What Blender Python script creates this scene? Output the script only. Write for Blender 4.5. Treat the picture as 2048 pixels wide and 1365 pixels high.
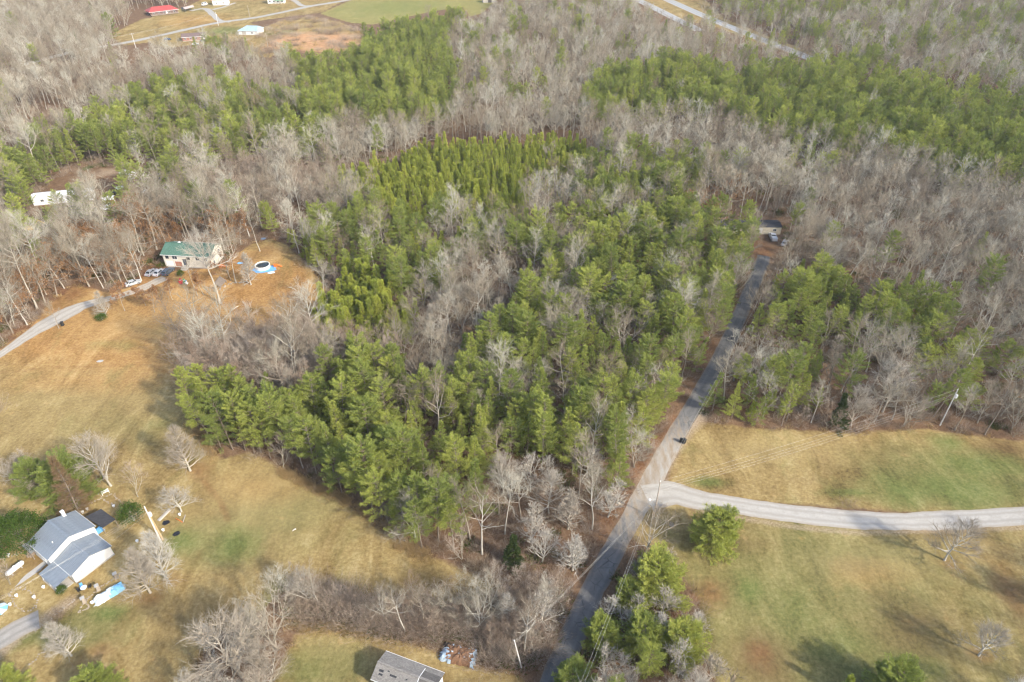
import bpy, math, random
import numpy as np
from mathutils import Vector, Matrix

# ------------------------------------------------------------------ camera, sky, sun, exposure
scene = bpy.context.scene
for o in list(bpy.data.objects):
    bpy.data.objects.remove(o)
CAM_H, PITCH = 112.0, math.radians(36.0)
FPX = 24.0 / 36.0 * 2048.0
cam_data = bpy.data.cameras.new('camera')
cam_data.lens, cam_data.sensor_width, cam_data.sensor_fit = 24.0, 36.0, 'HORIZONTAL'
cam_data.clip_start, cam_data.clip_end = 0.5, 20000.0
camera = bpy.data.objects.new('camera', cam_data)
camera.location = (0.0, 0.0, CAM_H)
camera.rotation_euler = (math.pi / 2 - PITCH, 0.0, 0.0)
scene.collection.objects.link(camera)
scene.camera = camera

SUN_EL = math.radians(33.0)
SUN_AZ = math.atan2(0.80, -0.60)          # clockwise from +Y: the sun stands to the right, behind the camera
world = bpy.data.worlds.new('World')
scene.world = world
world.use_nodes = True
wn, wl = world.node_tree.nodes, world.node_tree.links
wn.clear()
sky = wn.new('ShaderNodeTexSky')
sky.sky_type = 'NISHITA'
sky.sun_disc = False
sky.sun_elevation, sky.sun_rotation = SUN_EL, SUN_AZ
sky.air_density, sky.dust_density, sky.ozone_density = 1.0, 2.0, 1.0
bg = wn.new('ShaderNodeBackground')
bg.inputs['Strength'].default_value = 0.15
wo = wn.new('ShaderNodeOutputWorld')
wl.new(sky.outputs[0], bg.inputs[0])
wl.new(bg.outputs[0], wo.inputs[0])
sun_data = bpy.data.lights.new('sun', 'SUN')
sun_data.energy, sun_data.angle, sun_data.color = 2.7, math.radians(3.0), (1.0, 0.93, 0.81)
sun = bpy.data.objects.new('sun', sun_data)
to_sun = Vector((math.sin(SUN_AZ) * math.cos(SUN_EL), math.cos(SUN_AZ) * math.cos(SUN_EL), math.sin(SUN_EL)))
sun.rotation_euler = to_sun.to_track_quat('Z', 'Y').to_euler()
sun.location = (150, -120, 200)
scene.collection.objects.link(sun)
scene.view_settings.view_transform = 'Standard'
scene.view_settings.look = 'None'
scene.view_settings.exposure = 1.16
scene.view_settings.gamma = 1.0
scene.view_settings.use_curve_mapping = False
scene.render.engine = 'CYCLES'
scene.cycles.max_bounces = 4
scene.cycles.diffuse_bounces = 2
scene.cycles.transmission_bounces = 2
scene.cycles.use_denoising = True
scene.cycles.denoiser = 'OPENIMAGEDENOISE'
scene.cycles.denoising_input_passes = 'RGB_ALBEDO_NORMAL'
scene.cycles.denoising_prefilter = 'ACCURATE'
scene.render.film_transparent = False
scene.cycles.volume_bounces = 0
scene.cycles.use_adaptive_sampling = True
scene.cycles.adaptive_threshold = 0.04
scene.cycles.filter_width = 1.3

rng = np.random.default_rng(11)
random.seed(11)
COL = scene.collection

# ------------------------------------------------------------------ pixel <-> ground helpers (pixels of the 2048 x 1365 photograph)
CP, SP = math.cos(PITCH), math.sin(PITCH)
def G(px, py, z=0.0):
    u, v = (px - 1024.0) / FPX, (py - 682.5) / FPX
    dy, dz = CP - v * SP, -SP - v * CP
    t = (CAM_H - z) / -dz
    return (u * t, dy * t)
def project(x, y, z):
    dz = z - CAM_H
    depth = y * CP - dz * SP
    return 1024.0 + FPX * x / depth, 682.5 + FPX * (-y * SP - dz * CP) / depth, depth
def GP(pts, z=0.0):
    return np.array([G(a, b, z) for a, b in pts])

# ------------------------------------------------------------------ object helpers
def tag(o, label=None, cat=None, group=None, kind=None):
    if label: o['label'] = label
    if cat: o['category'] = cat
    if group: o['group'] = group
    if kind: o['kind'] = kind
    return o
def empty(name, loc, rz=0.0):
    o = bpy.data.objects.new(name, None)
    o.empty_display_size = 0.5
    o.location = loc
    o.rotation_euler = (0, 0, rz)
    COL.objects.link(o)
    return o

class MB:
    """collects vertices, faces and material indices"""
    def __init__(self):
        self.v, self.f, self.m, self.n = [], [], [], 0
    def add(self, verts, faces, mat=0):
        verts = np.asarray(verts, dtype=np.float64).reshape(-1, 3)
        self.v.append(verts)
        for f in faces:
            self.f.append(tuple(int(i) + self.n for i in f))
            self.m.append(mat)
        self.n += len(verts)
    def box(self, c, s, rz=0.0, mat=0, taper=1.0):
        x, y, z = s[0] / 2, s[1] / 2, s[2] / 2
        t = taper
        p = np.array([[-x, -y, -z], [x, -y, -z], [x, y, -z], [-x, y, -z], [-x * t, -y * t, z], [x * t, -y * t, z], [x * t, y * t, z], [-x * t, y * t, z]])
        ca, sa = math.cos(rz), math.sin(rz)
        q = np.column_stack([p[:, 0] * ca - p[:, 1] * sa + c[0], p[:, 0] * sa + p[:, 1] * ca + c[1], p[:, 2] + c[2]])
        self.add(q, [(0, 3, 2, 1), (4, 5, 6, 7), (0, 1, 5, 4), (1, 2, 6, 5), (2, 3, 7, 6), (3, 0, 4, 7)], mat)
        return self
    def tube(self, pts, radii, sides=6, mat=0, cap=True):
        pts = [Vector(p) for p in pts]
        n = len(pts)
        rings = []
        for i, p in enumerate(pts):
            d = (pts[min(i + 1, n - 1)] - pts[max(i - 1, 0)])
            d = d.normalized() if d.length > 1e-9 else Vector((0, 0, 1))
            a = d.cross(Vector((0, 0, 1)) if abs(d.z) < 0.9 else Vector((1, 0, 0))).normalized()
            b = d.cross(a)
            for k in range(sides):
                t = 2 * math.pi * k / sides
                rings.append(p + (a * math.cos(t) + b * math.sin(t)) * radii[i])
        faces = []
        for i in range(n - 1):
            for k in range(sides):
                k2 = (k + 1) % sides
                faces.append((i * sides + k, i * sides + k2, (i + 1) * sides + k2, (i + 1) * sides + k))
        if cap:
            faces.append(tuple(range(sides - 1, -1, -1)))
            faces.append(tuple((n - 1) * sides + k for k in range(sides)))
        self.add([tuple(r) for r in rings], faces, mat)
        return self
    def lathe(self, prof, c=(0, 0, 0), sides=16, mat=0, cap=True):
        vs, fs = [], []
        for r, z in prof:
            for k in range(sides):
                t = 2 * math.pi * k / sides
                vs.append((c[0] + r * math.cos(t), c[1] + r * math.sin(t), c[2] + z))
        for i in range(len(prof) - 1):
            for k in range(sides):
                k2 = (k + 1) % sides
                fs.append((i * sides + k, i * sides + k2, (i + 1) * sides + k2, (i + 1) * sides + k))
        if cap:
            fs.append(tuple(range(sides - 1, -1, -1)))
            fs.append(tuple((len(prof) - 1) * sides + k for k in range(sides)))
        self.add(vs, fs, mat)
        return self
    def prism(self, outline, z0, z1, mat=0):
        """extrude a plan outline (counter-clockwise) from z0 to z1"""
        n = len(outline)
        vs = [(p[0], p[1], z0) for p in outline] + [(p[0], p[1], z1) for p in outline]
        fs = [tuple(range(n - 1, -1, -1)), tuple(range(n, 2 * n))] + [(i, (i + 1) % n, n + (i + 1) % n, n + i) for i in range(n)]
        self.add(vs, fs, mat)
        return self
    def sheet(self, quad, th, mat=0):
        """a four-cornered panel with thickness th below it"""
        q = np.asarray(quad, dtype=float)
        nrm = np.cross(q[1] - q[0], q[3] - q[0])
        nrm = nrm / np.linalg.norm(nrm)
        if nrm[2] < 0 or (abs(nrm[2]) < 1e-6 and th < 0):
            q = q[::-1]
            nrm = -nrm
        lo = q - nrm * abs(th)
        self.add(np.vstack([lo, q]), [(3, 2, 1, 0), (4, 5, 6, 7), (0, 1, 5, 4), (1, 2, 6, 5), (2, 3, 7, 6), (3, 0, 4, 7)], mat)
        return self
    def mesh(self, name, mats, smooth=False):
        me = bpy.data.meshes.new(name)
        v = np.vstack(self.v)
        me.from_pydata([tuple(p) for p in v], [], self.f)
        for m in (mats if isinstance(mats, (list, tuple)) else [mats]):
            me.materials.append(m)
        if len(me.materials) > 1:
            me.polygons.foreach_set('material_index', np.array(self.m, dtype=np.int32))
        if smooth:
            me.polygons.foreach_set('use_smooth', np.ones(len(me.polygons), dtype=bool))
        me.update()
        return me
    def build(self, name, mats, parent=None, loc=None, smooth=False):
        o = bpy.data.objects.new(name, self.mesh(name, mats, smooth))
        COL.objects.link(o)
        if parent: o.parent = parent
        if loc is not None: o.location = loc
        return o
def mesh_np(name, verts, faces, mats, mat_idx=None, smooth=False):
    """fast mesh from numpy arrays; faces is an (n,3) or (n,4) array, or a list of such arrays"""
    fl = faces if isinstance(faces, list) else [faces]
    me = bpy.data.meshes.new(name)
    nl = sum(f.size for f in fl); nf = sum(len(f) for f in fl)
    me.vertices.add(len(verts)); me.vertices.foreach_set('co', np.asarray(verts, dtype=np.float32).ravel())
    me.loops.add(nl); me.loops.foreach_set('vertex_index', np.concatenate([f.ravel() for f in fl]).astype(np.int32))
    sizes = np.concatenate([np.full(len(f), f.shape[1]) for f in fl])
    me.polygons.add(nf)
    me.polygons.foreach_set('loop_start', np.concatenate([[0], np.cumsum(sizes)[:-1]]).astype(np.int32))
    for m in (mats if isinstance(mats, (list, tuple)) else [mats]):
        me.materials.append(m)
    if mat_idx is not None:
        me.polygons.foreach_set('material_index', np.asarray(mat_idx, dtype=np.int32))
    if smooth:
        me.polygons.foreach_set('use_smooth', np.ones(nf, dtype=bool))
    me.update(calc_edges=True)
    me.validate()
    return me

# ------------------------------------------------------------------ material helpers
class NT:
    def __init__(self, name):
        self.mat = bpy.data.materials.new(name)
        self.mat.use_nodes = True
        self.t = self.mat.node_tree
        self.t.nodes.clear()
        self.out = self.t.nodes.new('ShaderNodeOutputMaterial')
    def n(self, typ, **kw):
        x = self.t.nodes.new(typ)
        for k, v in kw.items(): setattr(x, k, v)
        return x
    def l(self, a, b): self.t.links.new(a, b)
    def val(self, sock, v):
        if hasattr(v, 'is_linked') or hasattr(v, 'links'): self.l(v, sock)
        else: sock.default_value = v
    def coord(self, obj=True):
        return self.n('ShaderNodeTexCoord').outputs['Object' if obj else 'Generated']
    def geo(self, out='Position'): return self.n('ShaderNodeNewGeometry').outputs[out]
    def noise(self, vec, scale, detail=4.0, rough=0.55, dist=0.0):
        x = self.n('ShaderNodeTexNoise')
        self.l(vec, x.inputs['Vector'])
        x.inputs['Scale'].default_value = scale; x.inputs['Detail'].default_value = detail
        x.inputs['Roughness'].default_value = rough; x.inputs['Distortion'].default_value = dist
        return x.outputs['Fac']
    def ramp(self, fac, stops, interp='LINEAR'):
        x = self.n('ShaderNodeValToRGB')
        self.l(fac, x.inputs[0])
        x.color_ramp.interpolation = interp
        e = x.color_ramp.elements
        while len(e) < len(stops): e.new(0.5)
        for i, (p, c) in enumerate(stops):
            e[i].position = p
            e[i].color = (c[0], c[1], c[2], 1.0) if isinstance(c, (tuple, list)) else (c, c, c, 1.0)
        return x.outputs[0]
    def mix(self, fac, a, b, mode='MIX'):
        x = self.n('ShaderNodeMix', data_type='RGBA', blend_type=mode)
        self.val(x.inputs[0], fac)
        for s, v in ((x.inputs[6], a), (x.inputs[7], b)):
            if isinstance(v, (tuple, list)): s.default_value = (v[0], v[1], v[2], 1.0)
            else: self.l(v, s)
        return x.outputs[2]
    def math(self, op, a, b=0.0, clamp=False):
        x = self.n('ShaderNodeMath', operation=op, use_clamp=clamp)
        self.val(x.inputs[0], a); self.val(x.inputs[1], b)
        return x.outputs[0]
    def attr(self, name):
        return self.n('ShaderNodeAttribute', attribute_name=name)
    def mapping(self, vec, scale=(1, 1, 1), rot=(0, 0, 0)):
        x = self.n('ShaderNodeMapping')
        self.l(vec, x.inputs[0]); x.inputs['Scale'].default_value = scale; x.inputs['Rotation'].default_value = rot
        return x.outputs[0]
    def bump(self, height, strength=0.3, dist=0.1):
        x = self.n('ShaderNodeBump')
        x.inputs['Strength'].default_value = strength; x.inputs['Distance'].default_value = dist
        self.l(height, x.inputs['Height'])
        return x.outputs[0]
    def bsdf(self, color, rough=0.8, metal=0.0, normal=None, spec=0.3):
        x = self.n('ShaderNodeBsdfPrincipled')
        if isinstance(color, (tuple, list)): x.inputs['Base Color'].default_value = (color[0], color[1], color[2], 1)
        else: self.l(color, x.inputs['Base Color'])
        self.val(x.inputs['Roughness'], rough)
        x.inputs['Metallic'].default_value = metal
        x.inputs['Specular IOR Level'].default_value = spec
        if normal is not None: self.l(normal, x.inputs['Normal'])
        self.l(x.outputs[0], self.out.inputs[0])
        return x

def paint(name, color, rough=0.6, var=0.15, scale=1.5, metal=0.0, spec=0.3, bump=0.0, dirt=None):
    """plain weathered surface: base colour with soft blotches and fine grain"""
    t = NT(name)
    p = t.geo('Position')
    n1 = t.noise(p, scale, 5.0, 0.6)
    n2 = t.noise(p, scale * 9, 3.0, 0.6)
    f = t.math('ADD', t.math('MULTIPLY', n1, 0.65), t.math('MULTIPLY', n2, 0.35))
    lo = tuple(c * (1 - var) for c in color); hi = tuple(min(1, c * (1 + var)) for c in color)
    c = t.ramp(f, [(0.3, lo), (0.7, hi)])
    if dirt:
        c = t.mix(t.ramp(t.noise(p, scale * 0.7, 6.0, 0.7), [(0.52, 0.0), (0.75, 0.7)]), c, dirt)
    nm = t.bump(n2, 0.3, bump) if bump else None
    t.bsdf(c, rough, metal, nm, spec)
    return t.mat
def foliage_material(name, stops, trans=0.25, rough=0.75, island=0.35, patch=0.5):
    """leaf or needle colour: differs from tree to tree, from clump to clump and from blade to blade"""
    t = NT(name)
    oi = t.n('ShaderNodeObjectInfo').outputs['Random']
    ri = t.geo('Random Per Island')
    n = t.noise(t.coord(True), 0.55, 3.0, 0.6)
    f = t.math('ADD', t.math('MULTIPLY', oi, 1.0 - island - patch * 0.5), t.math('MULTIPLY', ri, island))
    f = t.math('ADD', f, t.math('MULTIPLY', t.math('SUBTRACT', n, 0.25), patch), clamp=True)
    c = t.ramp(f, stops)
    d = t.n('ShaderNodeBsdfDiffuse'); t.l(c, d.inputs[0])
    tr = t.n('ShaderNodeBsdfTranslucent'); t.l(c, tr.inputs[0])
    m = t.n('ShaderNodeMixShader'); m.inputs[0].default_value = trans
    t.l(d.outputs[0], m.inputs[1]); t.l(tr.outputs[0], m.inputs[2])
    t.l(m.outputs[0], t.out.inputs[0])
    return t.mat
def bark_material(name, stops, streak=0.3):
    t = NT(name)
    oi = t.n('ShaderNodeObjectInfo').outputs['Random']
    c0 = t.ramp(oi, stops)
    n = t.noise(t.mapping(t.coord(True), (6, 6, 1.3)), 1.6, 5.0, 0.65)
    c = t.mix(t.ramp(n, [(0.35, 0.0), (0.7, streak)]), c0, (0.16, 0.14, 0.12))
    t.bsdf(c, 0.9, spec=0.1)
    return t.mat
# ------------------------------------------------------------------ tree prototypes (mesh data shared by all copies of a kind)
def unit(v):
    return v / (np.linalg.norm(v, axis=-1, keepdims=True) + 1e-9)
def perp(d, r):
    a = r.normal(size=d.shape)
    a -= d * np.sum(a * d, axis=-1, keepdims=True)
    return unit(a)
class Soup:
    """vectorised collector of tapered strips (twigs), triangles (needles) and tubes (branches)"""
    def __init__(self): self.v, self.t, self.q, self.n = [], [], [], 0
    def tris(self, a, b, c):
        k = len(a)
        self.v.append(np.stack([a, b, c], axis=1).reshape(-1, 3))
        self.t.append((np.arange(k * 3) + self.n).reshape(-1, 3))
        self.n += 3 * k
    def twigs(self, p, d, ln, w, r):
        """one long thin triangle per twig"""
        s = perp(d, r) * (np.asarray(w)[:, None] * 0.5)
        self.tris(p - s, p + s, p + d * np.asarray(ln)[:, None])
    def tube(self, pts, rad, sides=5):
        pts = np.asarray(pts); n = len(pts)
        d = np.gradient(pts, axis=0); d = unit(d)
        ref = np.where(np.abs(d[:, 2:3]) < 0.9, np.array([[0, 0, 1.0]]), np.array([[1.0, 0, 0]]))
        a = unit(np.cross(d, ref)); b = np.cross(d, a)
        t = 2 * np.pi * np.arange(sides) / sides
        ring = pts[:, None, :] + (a[:, None, :] * np.cos(t)[None, :, None] + b[:, None, :] * np.sin(t)[None, :, None]) * np.asarray(rad)[:, None, None]
        self.v.append(ring.reshape(-1, 3))
        i = np.arange(n - 1)[:, None] * sides; k = np.arange(sides)[None, :]; k2 = (k + 1) % sides
        self.q.append(np.stack([i + k, i + k2, i + sides + k2, i + sides + k], axis=-1).reshape(-1, 4) + self.n)
        self.n += n * sides
    def mesh(self, name, mat, smooth=False):
        fs = []
        if self.t: fs.append(np.vstack(self.t))
        if self.q: fs.append(np.vstack(self.q))
        return mesh_np(name, np.vstack(self.v), fs, mat, smooth=smooth)

def curve(p, d, ln, n, wob, up, r):
    """a wandering branch: n+1 points from p along d, bending towards up"""
    pts, d = [p], d.copy()
    for i in range(n):
        d = unit(d + r.normal(size=3) * wob + np.array([0, 0, up]))
        pts.append(pts[-1] + d * ln / n)
    return np.array(pts), d

def bare_tree(seed, h=16.0, form='forest', stems=1, twig_w=0.026, dense=1.0, trunk_r=None, lean=0.05, leaves=None, limb=1.0):
    """trunk and limbs in one soup, branchlets and twigs in the other"""
    r = np.random.default_rng(seed)
    wood, tw, lf = Soup(), Soup(), Soup()
    tr = trunk_r or h * 0.0125
    for s in range(stems):
        d0 = unit(np.array([r.normal() * lean, r.normal() * lean, 1.0]) + (np.array([math.cos(s * 2.4 + seed), math.sin(s * 2.4 + seed), 0]) * (0.28 if stems > 1 else 0)))
        hs = h * (1 - 0.12 * s * r.random())
        n = 9
        pts, _ = curve(np.array([0.15 * s, 0.1 * s, -0.3]), d0, hs * 0.94, n, 0.05, 0.06, r)
        rad = tr * (1 - np.linspace(0, 1, n + 1) ** 0.85 * 0.93) / math.sqrt(max(1, stems * 0.7))
        rad[0] *= 1.35
        wood.tube(pts, rad, 6)
        base = {'forest': 0.42, 'open': 0.2, 'vase': 0.13, 'spire': 0.1, 'pole': 0.55}[form]
        nl = int({'forest': 15, 'open': 20, 'vase': 16, 'spire': 32, 'pole': 9}[form] * dense / (1 if stems == 1 else stems * 0.6))
        for i in range(nl):
            f = base + (0.98 - base) * (i + r.random()) / nl
            k = f * n; j = min(int(k), n - 1)
            p = pts[j] + (pts[j + 1] - pts[j]) * (k - j)
            az = i * 2.4 + r.normal() * 0.4
            g = (f - base) / (1 - base)
            if form == 'spire':
                el, ln = 0.35 + 0.5 * g + r.normal() * 0.1, hs * (0.27 * (1 - g) + 0.05)
            elif form == 'vase':
                el, ln = 0.75 + 0.45 * g + r.normal() * 0.12, hs * (0.52 - 0.36 * g)
            elif form == 'open':
                el, ln = 0.25 + 0.8 * g + r.normal() * 0.15, hs * (0.42 - 0.25 * g)
            else:
                el, ln = 0.5 + 0.6 * g + r.normal() * 0.16, hs * (0.30 - 0.14 * g) * (0.75 + 0.5 * r.random())
            d = np.array([math.cos(az) * math.cos(el), math.sin(az) * math.cos(el), math.sin(el)])
            bp, bd = curve(p, d, ln, 4, 0.16, 0.09, r)
            r0 = min(rad[j] * 0.75, (ln * 0.02 + 0.02) * (1.0 if form in ('forest', 'pole', 'spire') else 1.5)) * limb
            wood.tube(bp, np.linspace(r0, 0.022, 5), 4)
            ns = max(3, int(6 * dense))
            sp_, sd_, sl_ = [], [], []
            for q in range(ns):
                ff = 0.2 + 0.8 * (q + r.random()) / ns
                kk = min(int(ff * 4), 3)
                pp = bp[kk] + (bp[kk + 1] - bp[kk]) * (ff * 4 - kk)
                bdir = unit(bp[kk + 1] - bp[kk])
                dd = unit(bdir + perp(bdir[None], r)[0] * 0.75 + np.array([0, 0, 0.18]))
                l2 = ln * (0.42 - 0.2 * ff) + 0.25
                cp, cd = curve(pp, dd, l2, 2, 0.2, 0.06, r)
                tw.tube(cp, [max(0.024, r0 * 0.45), max(0.02, r0 * 0.25), 0.012], 3)
                m = max(3, int(7 * dense))
                t = 0.1 + 0.9 * r.random(m)
                a = np.where(t[:, None] < 0.5, cp[0] + (cp[1] - cp[0]) * (t[:, None] * 2), cp[1] + (cp[2] - cp[1]) * (t[:, None] * 2 - 1))
                dv = unit(cd[None] + perp(np.repeat(cd[None], m, 0), r) * 0.55 + np.array([0, 0, 0.2]))
                sp_.append(a); sd_.append(dv); sl_.append(l2 * (0.5 + 0.6 * r.random(m)) + 0.3)
            a, dv, l3 = np.vstack(sp_), np.vstack(sd_), np.concatenate(sl_)
            tw.twigs(a, dv, l3, np.full(len(a), twig_w), r)
            m = 2
            a2 = np.repeat(a, m, 0) + np.repeat(dv * l3[:, None], m, 0) * (0.2 + 0.7 * r.random((len(a) * m, 1)))
            d2 = unit(np.repeat(dv, m, 0) + perp(np.repeat(dv, m, 0), r) * 0.55)
            l4 = np.repeat(l3, m) * (0.35 + 0.4 * r.random(len(a2)))
            tw.twigs(a2, d2, l4, np.full(len(a2), twig_w * 0.75), r)
            if leaves and (leaves[1] < 0 or f < leaves[1]):
                m = leaves[0]
                b = np.repeat(a, m, 0) + np.repeat(dv * l3[:, None], m, 0) * (0.3 + 0.75 * r.random((len(a) * m, 1))) + r.normal(size=(len(a) * m, 3)) * 0.12
                e1 = unit(r.normal(size=b.shape)); e2 = perp(e1, r)
                s_ = leaves[2] * (0.6 + 0.8 * r.random((len(b), 1)))
                lf.tris(b, b + (e1 + e2 * 0.45) * s_, b + (e1 - e2 * 0.45) * s_)
    return wood, tw, lf

def pine_tree(seed, h=15.0, base=0.3, width=0.26, form='round', nb=62, needle=0.33, nw=0.066, droop=0.0, tufts=3, gap=0.0):
    """trunk and bare branch wood in one soup, needle sprays in the other"""
    r = np.random.default_rng(seed)
    wood, nd = Soup(), Soup()
    n = 8
    pts, _ = curve(np.array([0, 0, -0.3]), unit(np.array([r.normal() * 0.03, r.normal() * 0.03, 1])), h * 0.97 + 0.3, n, 0.03, 0.05, r)
    rad = h * 0.0105 * (1 - np.linspace(0, 1, n + 1) * 0.94)
    wood.tube(pts, rad, 6)
    P, D, L = [], [], []
    lop = 0.75 + 0.5 * r.random(8)
    for i in range(nb):
        g = ((i + r.random()) / nb) ** 0.9
        f = base + (1 - base) * g
        k = min(f, 0.995) * n; j = min(int(k), n - 1)
        p = pts[j] + (pts[j + 1] - pts[j]) * (k - j)
        az = i * 2.39996 + r.normal() * 0.3
        if form == 'cone':
            ln = h * width * (1.03 - g) * (0.85 + 0.3 * r.random())
            el = -0.12 + 0.75 * g
        elif form == 'round':
            ln = h * width * (math.sqrt(max(0.0, 1 - (1.15 * g - 0.25) ** 2 * 0.98))) * (0.7 + 0.45 * r.random()) * (1.0 if g < 0.92 else 0.6)
            el = -0.05 + 0.7 * g ** 1.5
        else:      # flat-topped old tree
            ln = h * width * (1 - 0.45 * abs(g - 0.55) * 1.6) * (0.6 + 0.6 * r.random())
            el = 0.05 + 0.5 * g
        ln *= lop[int((az / (2 * math.pi) % 1.0) * 8) % 8]
        ln = max(ln, 0.5)
        if gap and r.random() < gap: continue
        el += r.normal() * 0.1 - droop
        d = np.array([math.cos(az) * math.cos(el), math.sin(az) * math.cos(el), math.sin(el)])
        bp, bd = curve(p, d, ln, 3, 0.08, 0.13, r)
        wood.tube(bp, np.linspace(min(0.05, ln * 0.02 + 0.01), 0.012, 4), 3)
        m = max(6, int(ln * 5.5))
        ff = 0.22 + 0.78 * (np.arange(m) + r.random(m) * 0.8) / m
        ff = np.minimum(ff, 0.999)
        kk = np.minimum((ff * 3).astype(int), 2)
        a = bp[kk] + (bp[kk + 1] - bp[kk]) * (ff * 3 - kk)[:, None]
        bdir = unit(bp[kk + 1] - bp[kk])
        side = unit(np.cross(bdir, np.array([0, 0, 1.0]))) * np.where(np.arange(m) % 2, 1, -1)[:, None]
        tl = (0.09 + 0.17 * (1 - ff)) * ln + 0.14
        td = unit(bdir * 1.0 + side * (0.7 + 0.2 * r.normal(size=(m, 1))) + np.array([0, 0, 0.22]) + r.normal(size=(m, 3)) * 0.14)
        for q in range(tufts):
            u = (q + 0.5 + 0.5 * r.random(m)) / tufts
            P.append(a + td * (tl * u)[:, None]); D.append(td); L.append(np.full(m, 1.0))
        P.append(bp[3:4]); D.append(bd[None]); L.append(np.ones(1))
    P, D = np.vstack(P), np.vstack(D)
    m = 5
    p = np.repeat(P, m, 0) + r.normal(size=(len(P) * m, 3)) * 0.05
    d = unit(np.repeat(D, m, 0) + perp(np.repeat(D, m, 0), r) * 0.75 + np.array([0, 0, 0.3]))
    ln = needle * (0.7 + 0.6 * r.random(len(p)))
    s = perp(d, r) * nw * 0.5
    s[:, 2] *= 0.4
    tip = p + d * ln[:, None]
    nd.tris(p - d * 0.04, tip + s, tip - s)
    return wood, nd

def broadleaf_dome(seed, h=9.0, w=9.0, leaf=0.22, count=9000):
    r = np.random.default_rng(seed)
    wood, lf = Soup(), Soup()
    pts, _ = curve(np.array([0, 0, -0.2]), np.array([0, 0, 1.0]), h * 0.8, 6, 0.05, 0.05, r)
    wood.tube(pts, np.linspace(0.22, 0.05, 7), 6)
    for i in range(24):
        az, el = i * 2.4, 0.1 + 1.1 * r.random()
        d = np.array([math.cos(az) * math.cos(el), math.sin(az) * math.cos(el), math.sin(el)])
        bp, _ = curve(pts[1 + i % 4], d, w * 0.36, 3, 0.1, 0.05, r)
        wood.tube(bp, np.linspace(0.07, 0.02, 4), 3)
    c = unit(r.normal(size=(260, 3))); c[:, 2] = np.abs(c[:, 2]) * 1.0 - 0.12
    c = c * np.array([w / 2, w / 2, h * 0.62]) * (0.72 + 0.25 * r.random((260, 1))) + np.array([0, 0, h * 0.36])
    ci = r.integers(0, 260, count)
    b = c[ci] + r.normal(size=(count, 3)) * np.array([0.42, 0.42, 0.34])
    b = b[b[:, 2] > 0.15]
    e1 = unit(unit(b - np.array([0, 0, h * 0.3])) * 0.5 + r.normal(size=b.shape) * 0.6); e2 = perp(e1, r)
    s = leaf * (0.7 + 0.6 * r.random((len(b), 1)))
    lf.tris(b, b + e1 * s + e2 * s * 0.5, b + e1 * s - e2 * s * 0.5)
    return wood, lf

def brush(seed, h=1.6, n=120, spread=0.8, w=0.03):
    r = np.random.default_rng(seed)
    s = Soup()
    p = np.column_stack([r.normal(size=(n, 2)) * spread * 0.45, np.full(n, -0.05)])
    d = unit(np.column_stack([p[:, :2] * 0.5 + r.normal(size=(n, 2)) * 0.3, np.ones(n)]))
    ln = h * (0.5 + 0.6 * r.random(n))
    s.twigs(p, d, ln, np.full(n, w), r)
    m = 3
    a = np.repeat(p + d * (ln * 0.35)[:, None], m, 0) + np.repeat(d * ln[:, None], m, 0) * r.random((n * m, 1)) * 0.5
    d2 = unit(np.repeat(d, m, 0) + perp(np.repeat(d, m, 0), r) * 0.7)
    s.twigs(a, d2, np.repeat(ln, m) * (0.25 + 0.3 * r.random(n * m)), np.full(n * m, w * 0.8), r)
    return s
def grass_tuft(seed, h=1.0, n=70, spread=0.5, w=0.06):
    r = np.random.default_rng(seed)
    s = Soup()
    p = np.column_stack([r.normal(size=(n, 2)) * spread * 0.5, np.full(n, -0.03)])
    d = unit(np.column_stack([p[:, :2] * 0.4 + r.normal(size=(n, 2)) * 0.35, np.ones(n)]))
    s.twigs(p, d, h * (0.5 + 0.6 * r.random(n)), np.full(n, w), r)
    return s

M = {}
M['needle'] = foliage_material('pine needles', [(0.0, (0.125, 0.165, 0.055)), (0.35, (0.230, 0.275, 0.072)), (0.65, (0.355, 0.39, 0.09)), (1.0, (0.53, 0.52, 0.12))])
M['young_needle'] = foliage_material('young pine needles', [(0.0, (0.19, 0.235, 0.05)), (0.5, (0.36, 0.40, 0.075)), (1.0, (0.56, 0.55, 0.105))], island=0.3)
M['dark_needle'] = foliage_material('cedar needles', [(0.0, (0.045, 0.072, 0.028)), (0.5, (0.085, 0.115, 0.038)), (1.0, (0.15, 0.17, 0.05))])
M['brown_needle'] = foliage_material('dry brown needles', [(0.0, (0.20, 0.13, 0.07)), (1.0, (0.36, 0.25, 0.15))])
M['rust_leaf'] = foliage_material('dry oak leaves', [(0.0, (0.19, 0.095, 0.045)), (0.5, (0.31, 0.165, 0.078)), (1.0, (0.45, 0.275, 0.14))], island=0.5)
M['magnolia_leaf'] = foliage_material('evergreen leaves', [(0.0, (0.030, 0.060, 0.012)), (0.6, (0.075, 0.120, 0.024)), (1.0, (0.14, 0.19, 0.04))], island=0.5)
M['pine_bark'] = bark_material('pine bark', [(0.0, (0.17, 0.125, 0.09)), (1.0, (0.30, 0.25, 0.20))])
M['bark'] = bark_material('grey bark', [(0.0, (0.24, 0.195, 0.15)), (0.4, (0.34, 0.29, 0.225)), (0.75, (0.43, 0.39, 0.32)), (1.0, (0.55, 0.52, 0.45))])
M['twig'] = bark_material('bare twigs', [(0.0, (0.215, 0.165, 0.115)), (0.35, (0.295, 0.252, 0.185)), (0.7, (0.365, 0.332, 0.257)), (1.0, (0.48, 0.455, 0.375))], 0.12)
M['pale_bark'] = bark_material('pale bark', [(0.0, (0.40, 0.35, 0.28)), (1.0, (0.56, 0.53, 0.46))], 0.2)
M['pale_twig'] = bark_material('pale twigs', [(0.0, (0.34, 0.29, 0.225)), (1.0, (0.47, 0.44, 0.38))], 0.1)
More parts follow.
